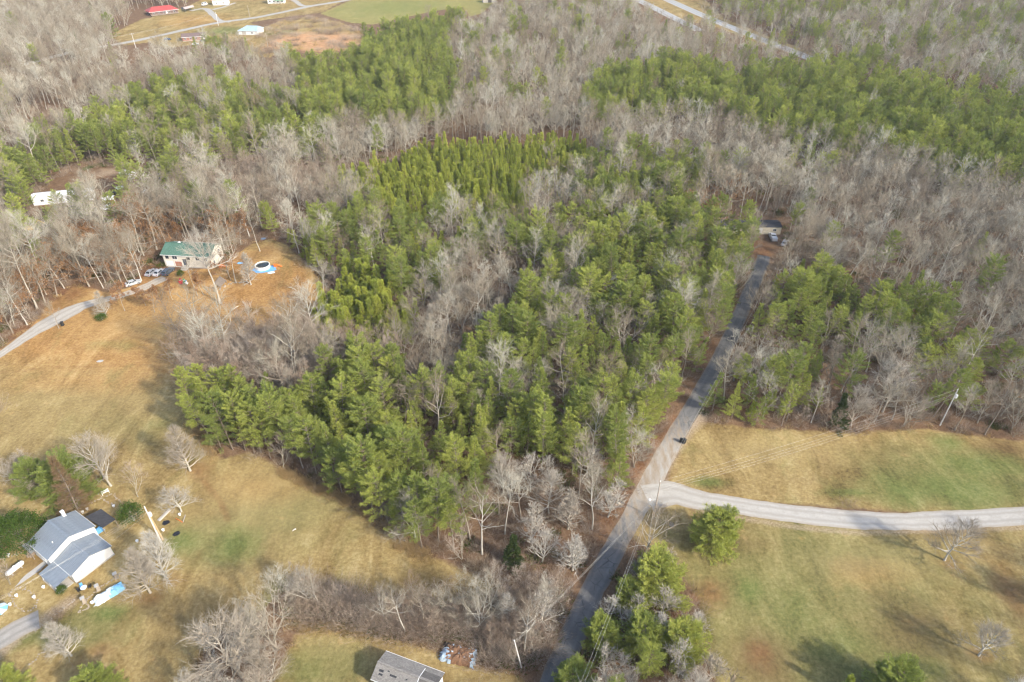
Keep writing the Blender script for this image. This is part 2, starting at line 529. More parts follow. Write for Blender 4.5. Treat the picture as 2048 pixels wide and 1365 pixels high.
M['brown_twig'] = bark_material('brown sapling twigs', [(0.0, (0.26, 0.185, 0.135)), (0.5, (0.345, 0.27, 0.205)), (1.0, (0.44, 0.37, 0.30))], 0.12)
M['brush'] = bark_material('thicket stems', [(0.0, (0.20, 0.14, 0.095)), (0.5, (0.31, 0.235, 0.165)), (1.0, (0.43, 0.345, 0.24))], 0.1)
M['straw'] = foliage_material('dry grass blades', [(0.0, (0.30, 0.20, 0.09)), (0.5, (0.46, 0.33, 0.16)), (1.0, (0.60, 0.46, 0.26))])
M['green_brush'] = foliage_material('green undergrowth', [(0.0, (0.045, 0.065, 0.016)), (0.5, (0.10, 0.12, 0.03)), (1.0, (0.19, 0.185, 0.055))])

def thin(s, keep, twiggy):
    """a lighter crown for far trees: fewer, wider pieces of the same total area"""
    r = np.random.default_rng(s.n)
    o = Soup()
    if s.t:
        V = np.vstack(s.v); T = np.vstack(s.t)
        T = T[r.random(len(T)) < keep]
        a, b, c = V[T[:, 0]], V[T[:, 1]], V[T[:, 2]]
        if twiggy:
            m = (a + b) / 2; o.tris(m + (a - m) / keep, m + (b - m) / keep, c)
        else:
            m = (a + b + c) / 3; k = 1 / math.sqrt(keep)
            o.tris(m + (a - m) * k, m + (b - m) * k, m + (c - m) * k)
    if s.q:
        V = np.vstack(s.v); o.v.append(V)
        Q = s.q if keep > 0.9 else [q for q in s.q if r.random() < 0.6]
        for q in Q: o.q.append(q + o.n)
        o.n += len(V)
    return o
PROTO = {}        # kind -> list of dict(trunk mesh, crown mesh, joined object for the woodland masses)
def add_proto(kind, wood, crown, wood_mat, crown_mat, extra=None, extra_mat=None, lod=None, twiggy=True):
    lod = lod or (0.28 if twiggy else 0.42)
    i = len(PROTO.setdefault(kind, []))
    tm = wood.mesh(kind + '_trunk', wood_mat, smooth=True)
    cm = crown.mesh(kind + '_crown', crown_mat)
    em = extra.mesh(kind + '_leaves', extra_mat) if extra is not None and extra.n else None
    # joined copy for the masses
    sets = [(wood, wood_mat), (thin(crown, lod, twiggy), crown_mat)] + ([(thin(extra, 0.5, False), extra_mat)] if em else [])
    V, T, Q, TI, QI, off = [], [], [], [], [], 0
    for k, (s, _) in enumerate(sets):
        V += s.v
        for t in s.t: T.append(t + off); TI.append(np.full(len(t), k))
        for q in s.q: Q.append(q + off); QI.append(np.full(len(q), k))
        off += s.n
    fs = ([np.vstack(T)] if T else []) + ([np.vstack(Q)] if Q else [])
    jm = mesh_np(kind + '_whole', np.vstack(V), fs, [m for _, m in sets], np.concatenate(TI + QI))
    jo = bpy.data.objects.new('whole_%s_%d' % (kind, i), jm)
    zmax = float(np.vstack(crown.v)[:, 2].max())
    PROTO[kind].append(dict(trunk=tm, crown=cm, leaves=em, whole=jo, h=zmax))

# tall forest-grown bare trees
for s, kw in enumerate([dict(h=17, form='forest', lean=0.05), dict(h=19, form='forest', lean=0.03), dict(h=16, form='vase', stems=2), dict(h=15, form='forest', lean=0.1, dense=1.15), dict(h=18, form='pole', lean=0.04, dense=1.25), dict(h=14, form='vase')]):
    w, t, _ = bare_tree(100 + s, **kw); add_proto('bare_tree', w, t, M['bark'], M['twig'])
for s, kw in enumerate([dict(h=11, form='open', dense=1.25, lean=0.06, twig_w=0.034, trunk_r=0.2, limb=1.2), dict(h=12, form='vase', dense=1.25, twig_w=0.034, trunk_r=0.2, limb=1.2), dict(h=10, form='open', stems=2, dense=1.1, lean=0.08, twig_w=0.034, trunk_r=0.2), dict(h=13, form='spire', dense=1.25, twig_w=0.034, trunk_r=0.22, limb=1.5)]):
    w, t, _ = bare_tree(140 + s, **kw); add_proto('open_tree', w, t, M['pale_bark'], M['pale_twig'])
w, t, _ = bare_tree(171, h=24, form='pole', trunk_r=0.42, dense=1.6, limb=1.4, lean=0.02, twig_w=0.036); add_proto('giant_tree', w, t, M['pale_bark'], M['pale_twig'])
for s in range(4):
    w, t, _ = bare_tree(180 + s, h=9 + s * 0.6, form='spire' if s % 2 else 'vase', dense=0.72, twig_w=0.034, trunk_r=0.08, stems=1 + (s == 2)); add_proto('sapling', w, t, M['twig'], M['brown_twig'])
for s in range(3):
    w, t, lf = bare_tree(220 + s, h=11 + 2 * s, form='open' if s else 'forest', dense=0.8, leaves=((7, 5, 5)[s], (-1, 0.62, 0.75)[s], 0.33)); add_proto('oak_tree', w, t, M['bark'], M['twig'], lf, M['rust_leaf'])
for s, kw in enumerate([dict(h=16, base=0.30, width=0.205), dict(h=17, base=0.38, width=0.185), dict(h=14, base=0.18, width=0.225), dict(h=15.5, base=0.2, width=0.22, form='cone', nb=66), dict(h=15, base=0.12, width=0.245, form='cone', nb=72), dict(h=16, base=0.28, width=0.21, gap=0.2), dict(h=17, base=0.35, width=0.19, form='flat'), dict(h=13, base=0.1, width=0.235, form='cone', nb=60, gap=0.12)]):
    w, t = pine_tree(300 + s, **kw); add_proto('pine_tree', w, t, M['pine_bark'], M['needle'], twiggy=False)
for s in range(2):
    w, t = pine_tree(330 + s, h=10, base=0.03, width=0.44, form='round', nb=150, needle=0.34, nw=0.08); add_proto('bushy_pine', w, t, M['pine_bark'], M['needle'], twiggy=False)
for s in range(4):
    w, t, _ = bare_tree(190 + s, h=20 + s, form='pole', dense=1.2 + 0.1 * s, trunk_r=0.2 + 0.02 * s, lean=0.05, limb=1.1); add_proto('tall_tree', w, t, M['bark'], M['twig'])
for s in range(6):
    w, t = pine_tree(340 + s, h=(6.5, 7.5, 8.5, 6, 8, 7)[s], base=0.06, width=(0.26, 0.28, 0.24, 0.32, 0.25, 0.29)[s], form='cone', nb=(60, 66, 70, 54, 56, 60)[s], needle=0.34, nw=0.08, tufts=2, gap=(0, 0, 0.1, 0, 0.25, 0.1)[s]); add_proto('young_pine', w, t, M['pine_bark'], M['young_needle'], twiggy=False)
for s in range(2):
    w, t = pine_tree(360 + s, h=8.5 + s, base=0.03, width=0.24, form='cone', nb=85, needle=0.3, nw=0.12); add_proto('cedar_tree', w, t, M['pine_bark'], M['dark_needle'], twiggy=False)
for s in range(2):
    b = brush(400 + s, h=2.2, n=150, spread=1.6); c = brush(420 + s, h=1.6, n=30, spread=0.7, w=0.05); add_proto('shrub', c, b, M['brush'], M['brush'])
# ------------------------------------------------------------------ plan of the place, traced on the photograph and laid on the ground
FIELDS = {
 'west': [(-400, 860), (0, 700), (60, 655), (92, 615), (150, 572), (215, 585), (262, 575), (300, 540), (330, 545), (440, 535), (500, 490), (540, 478), (575, 490), (606, 520), (642, 562), (655, 585), (640, 612), (585, 640), (480, 672), (392, 690), (362, 705), (356, 735), (372, 790), (384, 850), (418, 905), (445, 918), (500, 905), (548, 930), (580, 955), (640, 975), (690, 1003), (738, 1045), (790, 1080), (830, 1105), (870, 1118), (950, 1150), (990, 1178), (960, 1203), (880, 1214), (800, 1210), (740, 1213), (690, 1195), (640, 1182), (600, 1175), (555, 1190), (520, 1222), (440, 1265), (400, 1310), (385, 1365), (370, 1560), (-500, 1560)],
 'south': [(585, 1290), (600, 1255), (660, 1232), (745, 1262), (850, 1298), (960, 1338), (1035, 1350), (1060, 1380), (1040, 1560), (480, 1560), (550, 1350)],
 'north_east': [(1388, 842), (1500, 856), (1700, 866), (1850, 858), (1950, 872), (2048, 884), (2300, 905), (2300, 1030), (1900, 1030), (1750, 1020), (1480, 1000), (1330, 985), (1345, 930)],
 'south_east': [(1325, 985), (1480, 1010), (1700, 1040), (2300, 1040), (2300, 1600), (1480, 1600), (1430, 1360), (1400, 1290), (1400, 1200), (1350, 1130), (1290, 1095), (1262, 1075), (1290, 1020)],
 'far_lawn': [(215, 72), (285, 38), (300, 36), (372, 14), (420, -8), (640, -24), (720, -14), (640, 26), (530, 40), (440, 56), (330, 80), (250, 92)],
 'far_meadow': [(640, 28), (725, -10), (1010, -12), (962, 28), (940, 34), (925, 14), (862, 24), (745, 50), (700, 46)],
 'far_scrub': [(505, 62), (560, 44), (620, 32), (680, 44), (735, 72), (712, 96), (640, 104), (560, 96), (540, 116), (500, 112), (490, 84)],
 'far_yard': [(300, 86), (400, 62), (500, 46), (540, 60), (520, 78), (460, 84), (330, 96)],
 'trailer_yard': [(60, 425), (70, 395), (130, 350), (170, 340), (260, 338), (335, 352), (330, 378), (240, 385), (230, 412), (150, 425)],
 'forest_home': [(1418, 452), (1560, 448), (1575, 490), (1560, 520), (1545, 548), (1500, 540), (1500, 505), (1425, 482)],
 'highway': [(1255, -10), (1345, 36), (1360, 42), (1420, 50), (1520, 88), (1620, 120), (1640, 112), (1540, 74), (1450, 38), (1400, -10)],
}
ROADS = {      # name: (centre line in photo pixels, width in metres)
 'asphalt': ([(1060, 1500), (1082, 1430), (1108, 1365), (1128, 1310), (1172, 1210), (1222, 1110), (1272, 1020), (1318, 935), (1352, 870), (1397, 796), (1440, 718), (1476, 640), (1505, 572), (1522, 532), (1528, 512)], 4.4),
 'gravel_east': ([(1290, 990), (1340, 984), (1400, 999), (1500, 1016), (1600, 1029), (1700, 1039), (1800, 1043), (1900, 1041), (2048, 1032), (2350, 1012)], 4.7),
 'drive_west': ([(-160, 805), (-60, 748), (0, 709), (60, 672), (120, 640), (165, 615), (212, 600)], 3.2),
 'drive_house': ([(212, 600), (260, 585), (300, 570), (330, 556)], 3.4),
 'drive_south_west': ([(-90, 1350), (-20, 1295), (30, 1262), (78, 1240)], 4.2),
 'far_road': ([(40, 132), (100, 116), (160, 101), (250, 86), (330, 69), (430, 47), (520, 34), (620, 13), (700, 0), (800, -18)], 6.0),
 'highway_near': ([(1240, -14), (1275, 0), (1310, 17), (1350, 37), (1400, 62)], 9.0),
 'highway_far': ([(1300, -14), (1335, 0), (1380, 20), (1440, 46), (1520, 78), (1580, 101), (1630, 121)], 9.5),
 'far_drive_red': ([(380, 22), (410, 18), (428, 32), (440, 42), (462, 44)], 5.0),
 'far_drive_garage': ([(425, 20), (448, 14), (470, 6)], 4.0),
 'far_drive_green': ([(565, -8), (590, 2), (605, 12), (622, 12)], 5.0),
}
def smooth_line(P, step=2.0):
    P = np.asarray(P, float)
    out = []
    for i in range(len(P) - 1):
        p0, p1, p2, p3 = P[max(i - 1, 0)], P[i], P[i + 1], P[min(i + 2, len(P) - 1)]
        k = max(2, int(np.linalg.norm(p2 - p1) / step))
        for j in range(k):
            t = j / k
            out.append(0.5 * ((2 * p1) + (-p0 + p2) * t + (2 * p0 - 5 * p1 + 4 * p2 - p3) * t * t + (-p0 + 3 * p1 - 3 * p2 + p3) * t ** 3))
    out.append(P[-1])
    return np.array(out)
FIELD_W = {k: GP(v) for k, v in FIELDS.items()}
ROAD_W = {k: (smooth_line(GP(v[0])), v[1]) for k, v in ROADS.items()}

def inside(P, poly):
    x, y = P[:, 0], P[:, 1]
    c = np.zeros(len(P), bool)
    n = len(poly)
    for i in range(n):
        x1, y1 = poly[i]; x2, y2 = poly[(i + 1) % n]
        hit = ((y1 > y) != (y2 > y)) & (x < (x2 - x1) * (y - y1) / (y2 - y1 + 1e-12) + x1)
        c ^= hit
    return c
def seg_dist(P, line, closed=False):
    d = np.full(len(P), 1e9)
    n = len(line)
    for i in range(n if closed else n - 1):
        a, b = line[i], line[(i + 1) % n]
        ab = b - a
        t = np.clip(((P - a) @ ab) / (ab @ ab + 1e-12), 0, 1)
        d = np.minimum(d, np.hypot(*(P - a - t[:, None] * ab).T))
    return d
def signed(P, poly):
    """positive inside"""
    d = seg_dist(P, poly, True)
    return np.where(inside(P, poly), d, -d)

# ------------------------------------------------------------------ ground sheet
ys = [-3000, -1200, -500, -150, 0, 25]
y = 38.0
while y < 780:
    ys.append(y); y += 0.55 + 0.0042 * (y - 38)
ys += [850, 1000, 1400, 2500, 5000, 9000]
ss = np.concatenate([[-30, -8, -3, -1.6], np.linspace(-1.15, 1.15, 430), [1.6, 3, 8, 30]])
YY, SS = np.meshgrid(np.array(ys), ss, indexing='ij')
XX = SS * np.maximum(YY + 62, 90)
GV = np.column_stack([XX.ravel(), YY.ravel(), np.zeros(XX.size)])
nr, nc = XX.shape
idx = np.arange(nr * nc).reshape(nr, nc)
GF = np.stack([idx[:-1, :-1], idx[:-1, 1:], idx[1:, 1:], idx[1:, :-1]], axis=-1).reshape(-1, 4)
P2 = GV[:, :2]
def sm(a, lo, hi):
    t = np.clip((a - lo) / (hi - lo), 0, 1)
    return t * t * (3 - 2 * t)
def blob(px, py, rx, ry, rot=0.0):
    """soft patch: centre pixel, radii in pixels"""
    c = np.array(G(px, py)); ex = np.array(G(px + rx, py)) - c; ey = np.array(G(px, py - ry)) - c
    a = P2 - c
    ca, sa = math.cos(rot), math.sin(rot)
    u, v = a[:, 0] / np.linalg.norm(ex), a[:, 1] / np.linalg.norm(ey)
    u, v = u * ca + v * sa, -u * sa + v * ca
    return np.clip(1.15 - np.sqrt(u * u + v * v), 0, 1)
def stroke(pts, wm):
    """soft band along a traced line, wm metres half-width"""
    return np.clip(1.2 - seg_dist(P2, GP(pts)) / wm, 0, 1)
def mx(*a): return np.maximum.reduce(a)
grass = np.zeros(len(P2))
for k, poly in FIELD_W.items():
    if k in ('trailer_yard', 'forest_home'): continue
    grass = np.maximum(grass, sm(signed(P2, poly), -2.2, 2.2))
green = mx(blob(1880, 980, 330, 60), blob(1960, 930, 170, 50), blob(1700, 985, 120, 16), blob(1900, 890, 70, 30), blob(1420, 965, 90, 20), blob(1580, 1210, 130, 130) * 0.7, blob(1680, 1290, 130, 70) * 0.7, blob(1500, 1180, 60, 60),
           blob(360, 1085, 80, 38), blob(30, 1275, 130, 34), blob(470, 1090, 90, 60), blob(440, 800, 120, 60) * 0.6, blob(230, 690, 120, 24) * 0.7, blob(560, 1190, 60, 60), blob(220, 1225, 70, 30), blob(330, 850, 80, 30) * 0.5,
           stroke([(1405, 830), (1440, 770), (1490, 690), (1530, 600)], 3.2), blob(560, 66, 70, 10), blob(800, 15, 170, 26), blob(450, 62, 90, 14), blob(620, 1340, 90, 60) * 0.6, blob(1800, 1340, 200, 50) * 0.8, blob(150, 1120, 40, 10),
           blob(470, 610, 120, 40) * 0.25, blob(390, 20, 90, 9) * 0.5)
rust = mx(blob(140, 590, 80, 45), blob(30, 665, 60, 30), stroke([(60, 1420), (150, 1330), (235, 1262), (330, 1170), (395, 1110)], 4.2) * 0.62, blob(300, 1200, 70, 40) * 0.8, blob(200, 1300, 70, 40) * 0.85, blob(350, 1160, 50, 30) * 0.8, blob(385, 1120, 40, 40) * 0.5, stroke([(430, 930), (405, 960), (440, 1000), (455, 1040)], 1.6) * 0.8,
          blob(400, 940, 50, 36), stroke([(1210, 1040), (1250, 985), (1300, 905), (1350, 840)], 3.0), blob(1420, 1190, 70, 60), blob(1330, 1250, 120, 60), blob(1520, 1310, 60, 60) * 0.9, blob(2020, 1180, 60, 80), blob(1900, 1130, 60, 30) * 0.8,
          blob(1960, 1310, 60, 40) * 0.8, blob(300, 545, 60, 40), blob(470, 520, 140, 34) * 0.7, blob(540, 500, 60, 40) * 0.8, blob(100, 1130, 110, 60) * 0.8, blob(60, 1200, 90, 40) * 0.6, blob(240, 1000, 100, 50) * 0.7, stroke([(0, 745), (120, 735), (300, 730), (370, 760)], 1.5) * 0.7,
          blob(390, 625, 30, 12), blob(620, 70, 110, 30) * 0.5, blob(140, 95, 80, 12) * 0.8, blob(205, 352, 40, 14), blob(1520, 500, 40, 60) * 0.9, blob(320, 1120, 60, 60) * 0.5)
dirt = mx(stroke([(432, 925), (418, 950), (445, 1000), (478, 1060), (505, 1105)], 0.5) * 0.45, stroke([(448, 928), (434, 952), (462, 1002), (494, 1058), (522, 1100)], 0.5) * 0.4, stroke([(0, 738), (150, 728), (300, 722), (355, 735)], 0.5) * 0.4, stroke([(130, 650), (300, 640), (420, 628), (520, 600)], 0.6) * 0.4,blob(1300, 985, 60, 50), stroke([(1300, 960), (1335, 905), (1370, 855), (1400, 830)], 4.2), stroke([(1330, 990), (1400, 1022), (1500, 1040), (1600, 1056), (1720, 1066), (1850, 1062), (2048, 1056)], 1.6) * 0.75,
          stroke([(0, 745), (150, 735), (300, 725)], 1.0) * 0.4, blob(660, 82, 110, 26), blob(610, 78, 90, 22), blob(560, 80, 30, 26) * 0.9, blob(215, 345, 60, 18) * 0.8, blob(480, 615, 90, 20) * 0.4, blob(390, 640, 60, 16) * 0.4,
          stroke([(-30, 1330), (40, 1270), (95, 1235), (140, 1205)], 3.0) * 0.8, blob(85, 1155, 70, 40) * 0.5, blob(1310, 1040, 40, 30) * 0.7, blob(1540, 530, 50, 30) * 0.7)
for nm_ in ('drive_west', 'drive_house', 'far_road', 'far_drive_red', 'far_drive_garage', 'far_drive_green'):
    ln_, w_ = ROAD_W[nm_]
    dirt = np.maximum(dirt, np.clip(1.3 - seg_dist(P2, ln_[::2]) / (w_ * 0.72), 0, 1) * 0.7)
ln_, w_ = ROAD_W['asphalt']
rust = np.maximum(rust, np.clip(1.3 - np.abs(seg_dist(P2, ln_[::3]) - 3.4) / 1.2, 0, 1) * 0.6)
bright = mx(blob(520, 1010, 200, 110), blob(560, 960, 120, 60), blob(180, 800, 300, 80) * 0.6, blob(300, 650, 300, 60) * 0.5, blob(1560, 900, 200, 40) * 0.7, blob(1750, 1130, 160, 50) * 0.8, blob(640, 1300, 90, 60) * 0.3)
orange = mx(blob(420, 590, 380, 110), blob(300, 700, 420, 80) * 0.8, blob(520, 980, 160, 60) * 0.5, blob(150, 660, 260, 70), blob(200, 760, 330, 40) * 0.6, blob(1750, 1150, 170, 50) * 0.4, blob(390, 40, 120, 20) * 0.7)
brown = mx(blob(1700, 1130, 120, 40) * 0.6, blob(1500, 1090, 120, 40) * 0.6, blob(1780, 1200, 150, 50) * 0.6, blob(850, 1170, 150, 30) * 0.8,blob(1525, 1320, 110, 90), blob(1850, 1260, 200, 110) * 0.8, blob(1870, 1060, 260, 30) * 0.7, blob(420, 1230, 170, 90) * 0.75, blob(2010, 900, 110, 30), blob(1560, 905, 190, 22) * 0.55, blob(1800, 900, 90, 22) * 0.5, blob(1620, 960, 160, 24) * 0.5, blob(250, 890, 160, 60) * 0.5, blob(90, 950, 120, 50) * 0.6, blob(660, 1180, 160, 30) * 0.6, blob(1480, 1100, 90, 50) * 0.4)
olive_m = mx(blob(1650, 1220, 480, 230), blob(1900, 950, 330, 80), blob(440, 1080, 160, 70), blob(180, 1250, 120, 60), blob(560, 1030, 230, 110) * 0.7, blob(300, 860, 330, 70) * 0.5, blob(640, 1330, 160, 80) * 0.8, blob(1850, 960, 300, 60) * 0.6)
lawn = mx(sm(signed(P2, FIELD_W['far_meadow']), -3, 3), blob(400, 30, 140, 30) * 0.3)
gme = mesh_np('ground', GV, GF, [])
for nm, chans in (('mask_a', (grass, green, rust * 0.9)), ('mask_b', (dirt, bright, lawn)), ('mask_c', (orange, brown, olive_m)), ('mask_d', (mx(blob(655, 84, 90, 24), blob(600, 78, 60, 20) * 0.8, blob(560, 84, 40, 24) * 0.7), np.zeros(len(P2)), np.zeros(len(P2))))):
    at = gme.color_attributes.new(nm, 'FLOAT_COLOR', 'POINT')
    at.data.foreach_set('color', np.column_stack([*chans, np.ones(len(P2))]).astype(np.float32).ravel())
t = NT('meadow and leaf litter')
pos = t.geo('Position')
def jitter(sock, amt, n):                        # roughen a mask's edge with noise
    return t.math('ADD', sock, t.math('MULTIPLY', t.math('SUBTRACT', n, 0.5), amt), clamp=True)
nb, nm, nf = t.noise(pos, 0.045, 5, 0.6), t.noise(pos, 0.35, 6, 0.65), t.noise(pos, 2.6, 5, 0.7)
warp = t.noise(t.mapping(pos, (1, 0.4, 1), (0, 0, 0.6)), 0.11, 7, 0.68, 1.0)
nb2 = t.noise(pos, 0.14, 5, 0.65)
A = t.n('ShaderNodeSeparateColor'); t.l(t.attr('mask_a').outputs['Color'], A.inputs[0])
B = t.n('ShaderNodeSeparateColor'); t.l(t.attr('mask_b').outputs['Color'], B.inputs[0])
fine = t.math('ADD', t.math('MULTIPLY', nm, 0.5), t.math('MULTIPLY', nf, 0.5))
Cc = t.n('ShaderNodeSeparateColor'); t.l(t.attr('mask_c').outputs['Color'], Cc.inputs[0])
nw_ = t.noise(t.mapping(pos, (1, 0.55, 1), (0, 0, -0.45)), 0.075, 9, 0.66, 0.6)
ng_ = t.noise(pos, 0.22, 9, 0.72)
grain = t.noise(pos, 1.3, 8, 0.75)
mixn = t.math('ADD', t.math('MULTIPLY', warp, 0.4), t.math('ADD', t.math('MULTIPLY', ng_, 0.2), t.math('MULTIPLY', grain, 0.4)))
straw = t.ramp(mixn, [(0.38, (0.125, 0.080, 0.032)), (0.46, (0.235, 0.163, 0.066)), (0.53, (0.325, 0.238, 0.100)), (0.62, (0.47, 0.37, 0.185))])
tan = t.ramp(mixn, [(0.38, (0.175, 0.085, 0.030)), (0.46, (0.315, 0.168, 0.060)), (0.53, (0.43, 0.25, 0.095)), (0.62, (0.56, 0.375, 0.17))])
olive = t.ramp(mixn, [(0.38, (0.078, 0.070, 0.025)), (0.47, (0.158, 0.143, 0.052)), (0.55, (0.240, 0.210, 0.082)), (0.63, (0.35, 0.295, 0.14))])
brownc = t.ramp(mixn, [(0.34, (0.085, 0.055, 0.026)), (0.5, (0.165, 0.110, 0.050)), (0.66, (0.27, 0.19, 0.095))])
gcol = t.mix(t.ramp(jitter(Cc.outputs[2], 1.1, nw_), [(0.22, 0.0), (0.7, 0.95)]), straw, olive)
gcol = t.mix(t.ramp(jitter(Cc.outputs[0], 0.9, nw_), [(0.2, 0.0), (0.7, 0.92)]), gcol, tan)
gcol = t.mix(t.ramp(nw_, [(0.56, 0.0), (0.68, 0.55)]), gcol, olive)
gcol = t.mix(t.ramp(ng_, [(0.60, 0.0), (0.72, 0.5)]), gcol, tan)
gcol = t.mix(t.ramp(jitter(Cc.outputs[1], 1.2, t.math('ADD', t.math('MULTIPLY', nw_, 0.5), t.math('MULTIPLY', ng_, 0.5))), [(0.35, 0.0), (0.95, 0.85)]), gcol, brownc)
gcol = t.mix(t.math('MULTIPLY', B.outputs[1], 0.35), gcol, (0.42, 0.33, 0.15))
greenc = t.ramp(mixn, [(0.38, (0.055, 0.072, 0.018)), (0.5, (0.120, 0.150, 0.042)), (0.62, (0.22, 0.235, 0.085))])
gcol = t.mix(t.ramp(jitter(A.outputs[1], 1.7, t.math('ADD', t.math('MULTIPLY', nw_, 0.55), t.math('MULTIPLY', ng_, 0.45))), [(0.38, 0.0), (1.0, 0.8)]), gcol, greenc)
gcol = t.mix(t.math('MULTIPLY', B.outputs[2], 0.65), gcol, (0.235, 0.235, 0.075))
litter = t.ramp(fine, [(0.30, (0.075, 0.045, 0.026)), (0.48, (0.155, 0.095, 0.056)), (0.62, (0.235, 0.150, 0.090)), (0.78, (0.33, 0.235, 0.15))])
grime = t.ramp(t.noise(pos, 0.9, 6, 0.7), [(0.35, (0.10, 0.042, 0.020)), (0.5, (0.20, 0.090, 0.040)), (0.7, (0.33, 0.175, 0.080))])
gm = t.ramp(jitter(A.outputs[0], 0.75, nm), [(0.35, 0.0), (0.65, 1.0)])
col = t.mix(gm, litter, gcol)
col = t.mix(t.ramp(jitter(A.outputs[2], 1.5, t.math('ADD', t.math('MULTIPLY', nb2, 0.5), t.math('MULTIPLY', fine, 0.5))), [(0.45, 0.0), (1.0, 0.75)]), col, grime)
dcol = t.ramp(nf, [(0.3, (0.24, 0.165, 0.10)), (0.7, (0.47, 0.38, 0.27))])
col = t.mix(t.ramp(jitter(B.outputs[0], 0.9, fine), [(0.45, 0.0), (0.9, 0.9)]), col, dcol)
Dd = t.n('ShaderNodeSeparateColor'); t.l(t.attr('mask_d').outputs['Color'], Dd.inputs[0])
col = t.mix(t.ramp(jitter(Dd.outputs[0], 0.9, nb2), [(0.25, 0.0), (0.7, 0.9)]), col, t.ramp(nm, [(0.3, (0.36, 0.175, 0.075)), (0.7, (0.60, 0.36, 0.19))]))
bs = t.bsdf(col, 0.95, normal=t.bump(t.math('ADD', nm, nf), 0.5, 0.22), spec=0.05)
gme.materials.append(t.mat)
ground = bpy.data.objects.new('ground', gme)
COL.objects.link(ground)
tag(ground, kind='structure')

# ------------------------------------------------------------------ roads
def road_strip(name, line, width, z, mat, ragged=0.25, seed=0, ncross=8, flare=None):
    r = np.random.default_rng(seed)
    line = np.asarray(line)
    d = unit(np.gradient(line, axis=0)); nrm = np.column_stack([-d[:, 1], d[:, 0]])
    k = len(line)
    def wob():
        a = np.convolve(r.normal(size=k + 8), np.ones(5) / 5, 'same')[4:4 + k] + r.normal(size=k) * 0.25
        return a * ragged
    L, R = width / 2 + wob(), width / 2 + wob()
    if flare is not None: L = L + flare[:, 0]; R = R + flare[:, 1]
    c = np.linspace(0, 1, ncross)
    off = L[:, None] + (-R - L)[:, None] * c[None]
    V = np.concatenate([line[:, None, :] + nrm[:, None, :] * off[:, :, None], np.full((k, ncross, 1), z)], axis=2)
    V[:, 0, 2] = V[:, -1, 2] = 0.002
    i = np.arange(k * ncross).reshape(k, ncross)
    F = np.stack([i[:-1, 1:], i[:-1, :-1], i[1:, :-1], i[1:, 1:]], axis=-1).reshape(-1, 4)
    me = mesh_np(name, V.reshape(-1, 3), F, mat)
    uv = me.color_attributes.new('across', 'FLOAT_COLOR', 'POINT')
    s = np.concatenate([[0], np.cumsum(np.linalg.norm(np.diff(line, axis=0), axis=1))])
    cc = np.stack([np.repeat(c[None], k, 0), np.repeat(s[:, None], ncross, 1), np.zeros((k, ncross)), np.ones((k, ncross))], axis=-1)
    uv.data.foreach_set('color', cc.astype(np.float32).ravel())
    o = bpy.data.objects.new(name, me); COL.objects.link(o)
    tag(o, kind='structure')
    return o
t = NT('worn asphalt')
pos = t.geo('Position')
ac = t.n('ShaderNodeSeparateColor'); t.l(t.attr('across').outputs['Color'], ac.inputs[0])
n1, n2, n3 = t.noise(pos, 0.25, 6, 0.65), t.noise(pos, 3.0, 5, 0.7), t.noise(t.mapping(pos, (1, 0.25, 1), (0, 0, -0.5)), 0.8, 5, 0.65)
base = t.ramp(t.math('ADD', t.math('MULTIPLY', n1, 0.6), t.math('MULTIPLY', n2, 0.4)), [(0.3, (0.105, 0.103, 0.100)), (0.7, (0.19, 0.186, 0.18))])
trk = t.ramp(t.math('ABSOLUTE', t.math('SUBTRACT', t.math('ABSOLUTE', t.math('SUBTRACT', ac.outputs[0], 0.5)), 0.21)), [(0.0, 0.4), (0.11, 0.0)])
base = t.mix(t.math('MULTIPLY', trk, n1), base, (0.27, 0.262, 0.25))
vor = t.n('ShaderNodeTexVoronoi', feature='DISTANCE_TO_EDGE'); t.l(pos, vor.inputs['Vector']); vor.inputs['Scale'].default_value = 0.35
base = t.mix(t.math('MULTIPLY', t.ramp(vor.outputs['Distance'], [(0.0, 0.8), (0.035, 0.0)]), t.ramp(n1, [(0.45, 0.0), (0.6, 1.0)])), base, (0.035, 0.035, 0.036))
edge = t.ramp(t.math('ABSOLUTE', t.math('SUBTRACT', ac.outputs[0], 0.5)), [(0.36, 0.0), (0.5, 0.75)])
base = t.mix(t.math('MULTIPLY', edge, n2), base, (0.26, 0.19, 0.12))
dr = t.n('ShaderNodeMapRange'); t.l(t.math('ADD', t.math('ABSOLUTE', t.math('SUBTRACT', ac.outputs[1], 64.0)), t.math('MULTIPLY', t.math('SUBTRACT', n3, 0.5), 30.0)), dr.inputs[0])
dr.inputs[1].default_value, dr.inputs[2].default_value, dr.inputs[3].default_value, dr.inputs[4].default_value = 20.0, 10.0, 0.0, 0.85
dustc = t.ramp(n3, [(0.35, (0.36, 0.27, 0.175)), (0.6, (0.46, 0.42, 0.36)), (0.75, (0.50, 0.48, 0.44))])
base = t.mix(t.math('MULTIPLY', dr.outputs[0], t.ramp(n2, [(0.2, 0.6), (0.7, 1.0)])), base, dustc)
t.bsdf(base, 0.9, normal=t.bump(n2, 0.3, 0.03), spec=0.15)
ASPHALT = t.mat
